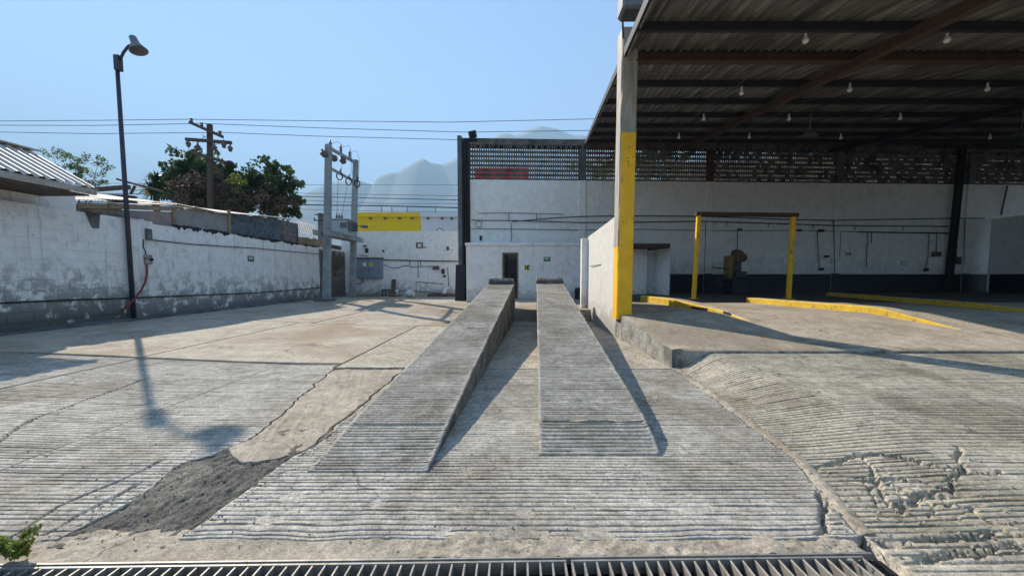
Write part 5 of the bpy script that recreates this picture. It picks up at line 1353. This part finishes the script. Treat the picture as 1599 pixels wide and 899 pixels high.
# ---- utility pole
UY = 21.8
def up(px, py, dy=0): return P(px, py, UY + dy)
ut = empty('utility_pole', (up(326, 400).x, UY, -.95)); tag(ut, 'dark wooden utility pole with three crossarms above the trees', 'utility pole')
MB().beam((up(326, 400).x, UY, -.95), up(327.5, 194), .24, .22, .03).build('pole', 'wood_dark', ut)
for (pa, pb) in (((296, 191), (348, 214)), ((290, 217.5), (361.5, 223)), ((297, 237), (360, 256))):
    MB().beam(up(*pa, -.22), up(*pb, -.22), .13, .16).build('crossarm', 'wood_dark', ut)
for (px, py) in ((299, 188), (315, 194.5), (343.5, 207.5)):
    MB().lathe([(0, -.14), (.03, -.14), (.08, -.06), (.05, 0), (.09, .06), (.04, .12), (0, .13)], 10, Matrix.Translation(up(px, py, -.22))).build('insulator', 'porcelain', ut, True)
for (px, py) in ((309, 229), (335, 230), (359.5, 231), (349.5, 225.5), (294, 224)):
    p = up(px, py, -.25); MB().lathe([(0, .26), (.03, .26), (.05, .1), (.12, .04), (.13, -.05), (.07, -.09), (.11, -.14), (.06, -.2), (0, -.2)], 10, Matrix.Translation(p)).build('cutout', 'porcelain', ut, True)
tubes(ut, 'jumper', 'wire', .012, [up(310, 222, -.2), up(318, 214, -.2), up(326, 212, -.2)], [up(316, 210, -.2), up(326, 223, -.2)], [up(336, 226, -.2), up(345, 224, -.2)], [up(291, 220, -.2), up(297, 240, -.2)])
MB().lathe([(0, .12), (.16, .1), (.22, 0), (.15, -.1), (0, -.12)], 14, Matrix.Translation(up(358, 254.5, -.3))).build('street_light', 'dark_metal', ut, True)
# distant pole
DY = 45
dp = empty('utility_pole', (P(501, 400, DY).x, DY, -.95)); tag(dp, 'small distant utility pole just left of the transformer post', 'utility pole')
MB().beam((P(499, 400, DY).x, DY, -.95), P(501, 333, DY), .5, .4, .03).build('pole', 'dark_concrete', dp)
for (pa, pb) in (((490, 344), (507, 344.5)), ((492, 335), (506, 335))): MB().beam(P(*pa, DY - .4), P(*pb, DY - .4), .14, .12).build('crossarm', 'dark_metal', dp)
for px in (491, 498, 506): MB().lathe([(0, -.1), (.1, 0), (.06, .15), (0, .3)], 8, Matrix.Translation(P(px, 343, DY - .4))).build('insulator', 'porcelain', dp)

# ---- wires
def wire(pts, Y, r, label):
    q = [P(px, py, (Y + (i * 0))) for i, (px, py) in enumerate(pts)]
    # smooth sag between the given points
    out = []
    for i in range(len(q) - 1):
        for k in range(6): out.append(q[i].lerp(q[i + 1], k / 6))
    out.append(q[-1]); tag(MB().tube(out, r, 5).build('power_line', 'wire'), label, 'cable', 'overhead lines')
wire([(-700, 176), (-160, 190), (0, 189.2), (150, 188.2), (299, 186.5), (500, 189), (700, 191), (925, 186), (1300, 170)], UY - .22, .016, 'highest overhead line, resting on the top end of the utility pole')
wire([(-700, 184), (-160, 196), (0, 195.8), (150, 196.2), (315, 193), (500, 200), (720, 206.5), (925, 204), (1300, 190)], UY - .22, .016, 'second overhead line from the top, passing beside the head of the utility pole')
wire([(-700, 196), (-160, 207), (0, 206.5), (150, 209), (343, 207), (500, 213), (720, 218.5), (925, 218), (1300, 210)], UY - .22, .016, 'third overhead line, leaving the right end of the top crossarm')
for pts, r, lab in (([(-300, 280), (300, 288), (480, 288.5), (720, 289), (1000, 286)], .014, 'thin overhead line crossing in front of the mountain'),
                    ([(-300, 290), (300, 298), (480, 302), (720, 306), (1000, 306)], .018, 'upper line of the low cable bundle before the mountain'),
                    ([(-300, 296), (300, 304), (480, 307), (720, 312.5), (1000, 312)], .03, 'thick black line in the low cable bundle'),
                    ([(-300, 305), (300, 311), (480, 313), (600, 318), (720, 318), (1000, 317)], .016, 'thin middle line of the low cable bundle'),
                    ([(-300, 312), (300, 317), (480, 320), (600, 321.5), (720, 324.5), (1000, 324)], .045, 'heaviest line at the bottom of the low cable bundle'),
                    ([(-300, 322), (300, 325), (480, 327), (600, 330), (720, 331), (1000, 330)], .014, 'lowest thin line just above the yellow building')):
    wire(pts, 31.0, r, lab)

# ---- mountain and the hazy air in front of it
sil = [(-900, 415), (-400, 405), (0, 385), (250, 360), (420, 330), (470, 306), (482, 300), (505, 289), (525, 284), (545, 283), (562, 281), (575, 286), (582, 288), (590, 275), (600, 271), (612, 267.5), (622, 269), (630, 263), (640, 259), (652, 251), (662, 247), (672, 251), (687, 257), (700, 252), (712, 246), (740, 228), (765, 215), (785, 209), (800, 212), (815, 208), (838, 197), (850, 195), (865, 198), (885, 207), (920, 214), (1000, 235), (1200, 280), (1500, 330), (2200, 390)]
MD = 2600.0
pxs = np.arange(-900, 2200, 6.0); pys = np.interp(pxs, [a for a, b in sil], [b for a, b in sil]) + 9.0 * fbm(pxs / 16, pxs * 0, 401, 5) * np.clip((420 - np.interp(pxs, [a for a, b in sil], [b for a, b in sil])) / 100, 0, 1)
crest = np.array([list(P(float(a), float(b), MD)) for a, b in zip(pxs, pys)])
T = np.linspace(0, 1, 40)
Xm = crest[:, 0][None, :] + 0 * T[:, None]; Ym = (1500 + (MD - 1500) * T)[:, None] + 0 * crest[:, 0][None, :]
Zm = crest[:, 2][None, :] * (T[:, None] ** 1.7)
rn = fbm(Xm / 180, Ym / 260, 402, 5) * 90 * (T * (1 - T) * 3)[:, None]
Zm = np.maximum(-1, Zm + np.minimum(rn, 60) * (crest[:, 2][None, :] / 900))
Xb = np.concatenate([Xm, Xm[-1:], Xm[-1:]]); Yb = np.concatenate([Ym, Ym[-1:] + 700, Ym[-1:] + 1600]); Zb = np.concatenate([Zm, Zm[-1:] * .5, Zm[-1:] * 0 - 1])
tag(grid('mountain', Xb, Yb, Zb, 'mountain_rock', None, 0), 'hazy blue mountain ridge behind the yard', 'mountain', kind='structure')
hz = MB().box(-7100, 7100, -7100, 7100, -2.2, float(np.max(Zb)) + 12)
m, n, l, bs = _mat('haze_air'); n.remove(bs)
pv = n.new('ShaderNodeVolumePrincipled'); pv.inputs['Color'].default_value = (.50, .77, 1.0, 1); pv.inputs['Density'].default_value = HAZE
pv.inputs['Density Attribute'].default_value = ''; pv.inputs['Color Attribute'].default_value = ''; pv.inputs['Temperature Attribute'].default_value = ''
pv.inputs['Anisotropy'].default_value = 0.0
l.new(pv.outputs[0], n['Material Output'].inputs['Volume']); m.cycles.homogeneous_volume = True; m.cycles.volume_sampling = 'DISTANCE'
MATS['haze_air'] = m
if HAZE: tag(hz.build('haze', 'haze_air'), 'thin blue haze filling the air to the mountain', 'haze', kind='stuff')

# ---- weed growing from the drain edge
p = hit(28, 872); w_ = empty('weed', p); tag(w_, 'small green weed sprouting beside the drain at the left', 'plant')
rr = random.Random(12); m = MB(); st = MB()
for _ in range(16):
    a = rr.uniform(0, 6.28); L = rr.uniform(.05, .13); tip = p + Vector((math.cos(a) * L * .7, math.sin(a) * L * .4, L)); st.tube([p, p.lerp(tip, .5) + Vector((0, 0, .015)), tip], [.0025, .002, .001], 4)
    for k in range(8): leaves(m, p.lerp(tip, rr.uniform(.3, 1)), (.022, .022, .018), 3, .028, rr, 1.0)
m.build('leaf', 'leaf_lime', w_); st.build('stem', 'leaf_dry', w_)
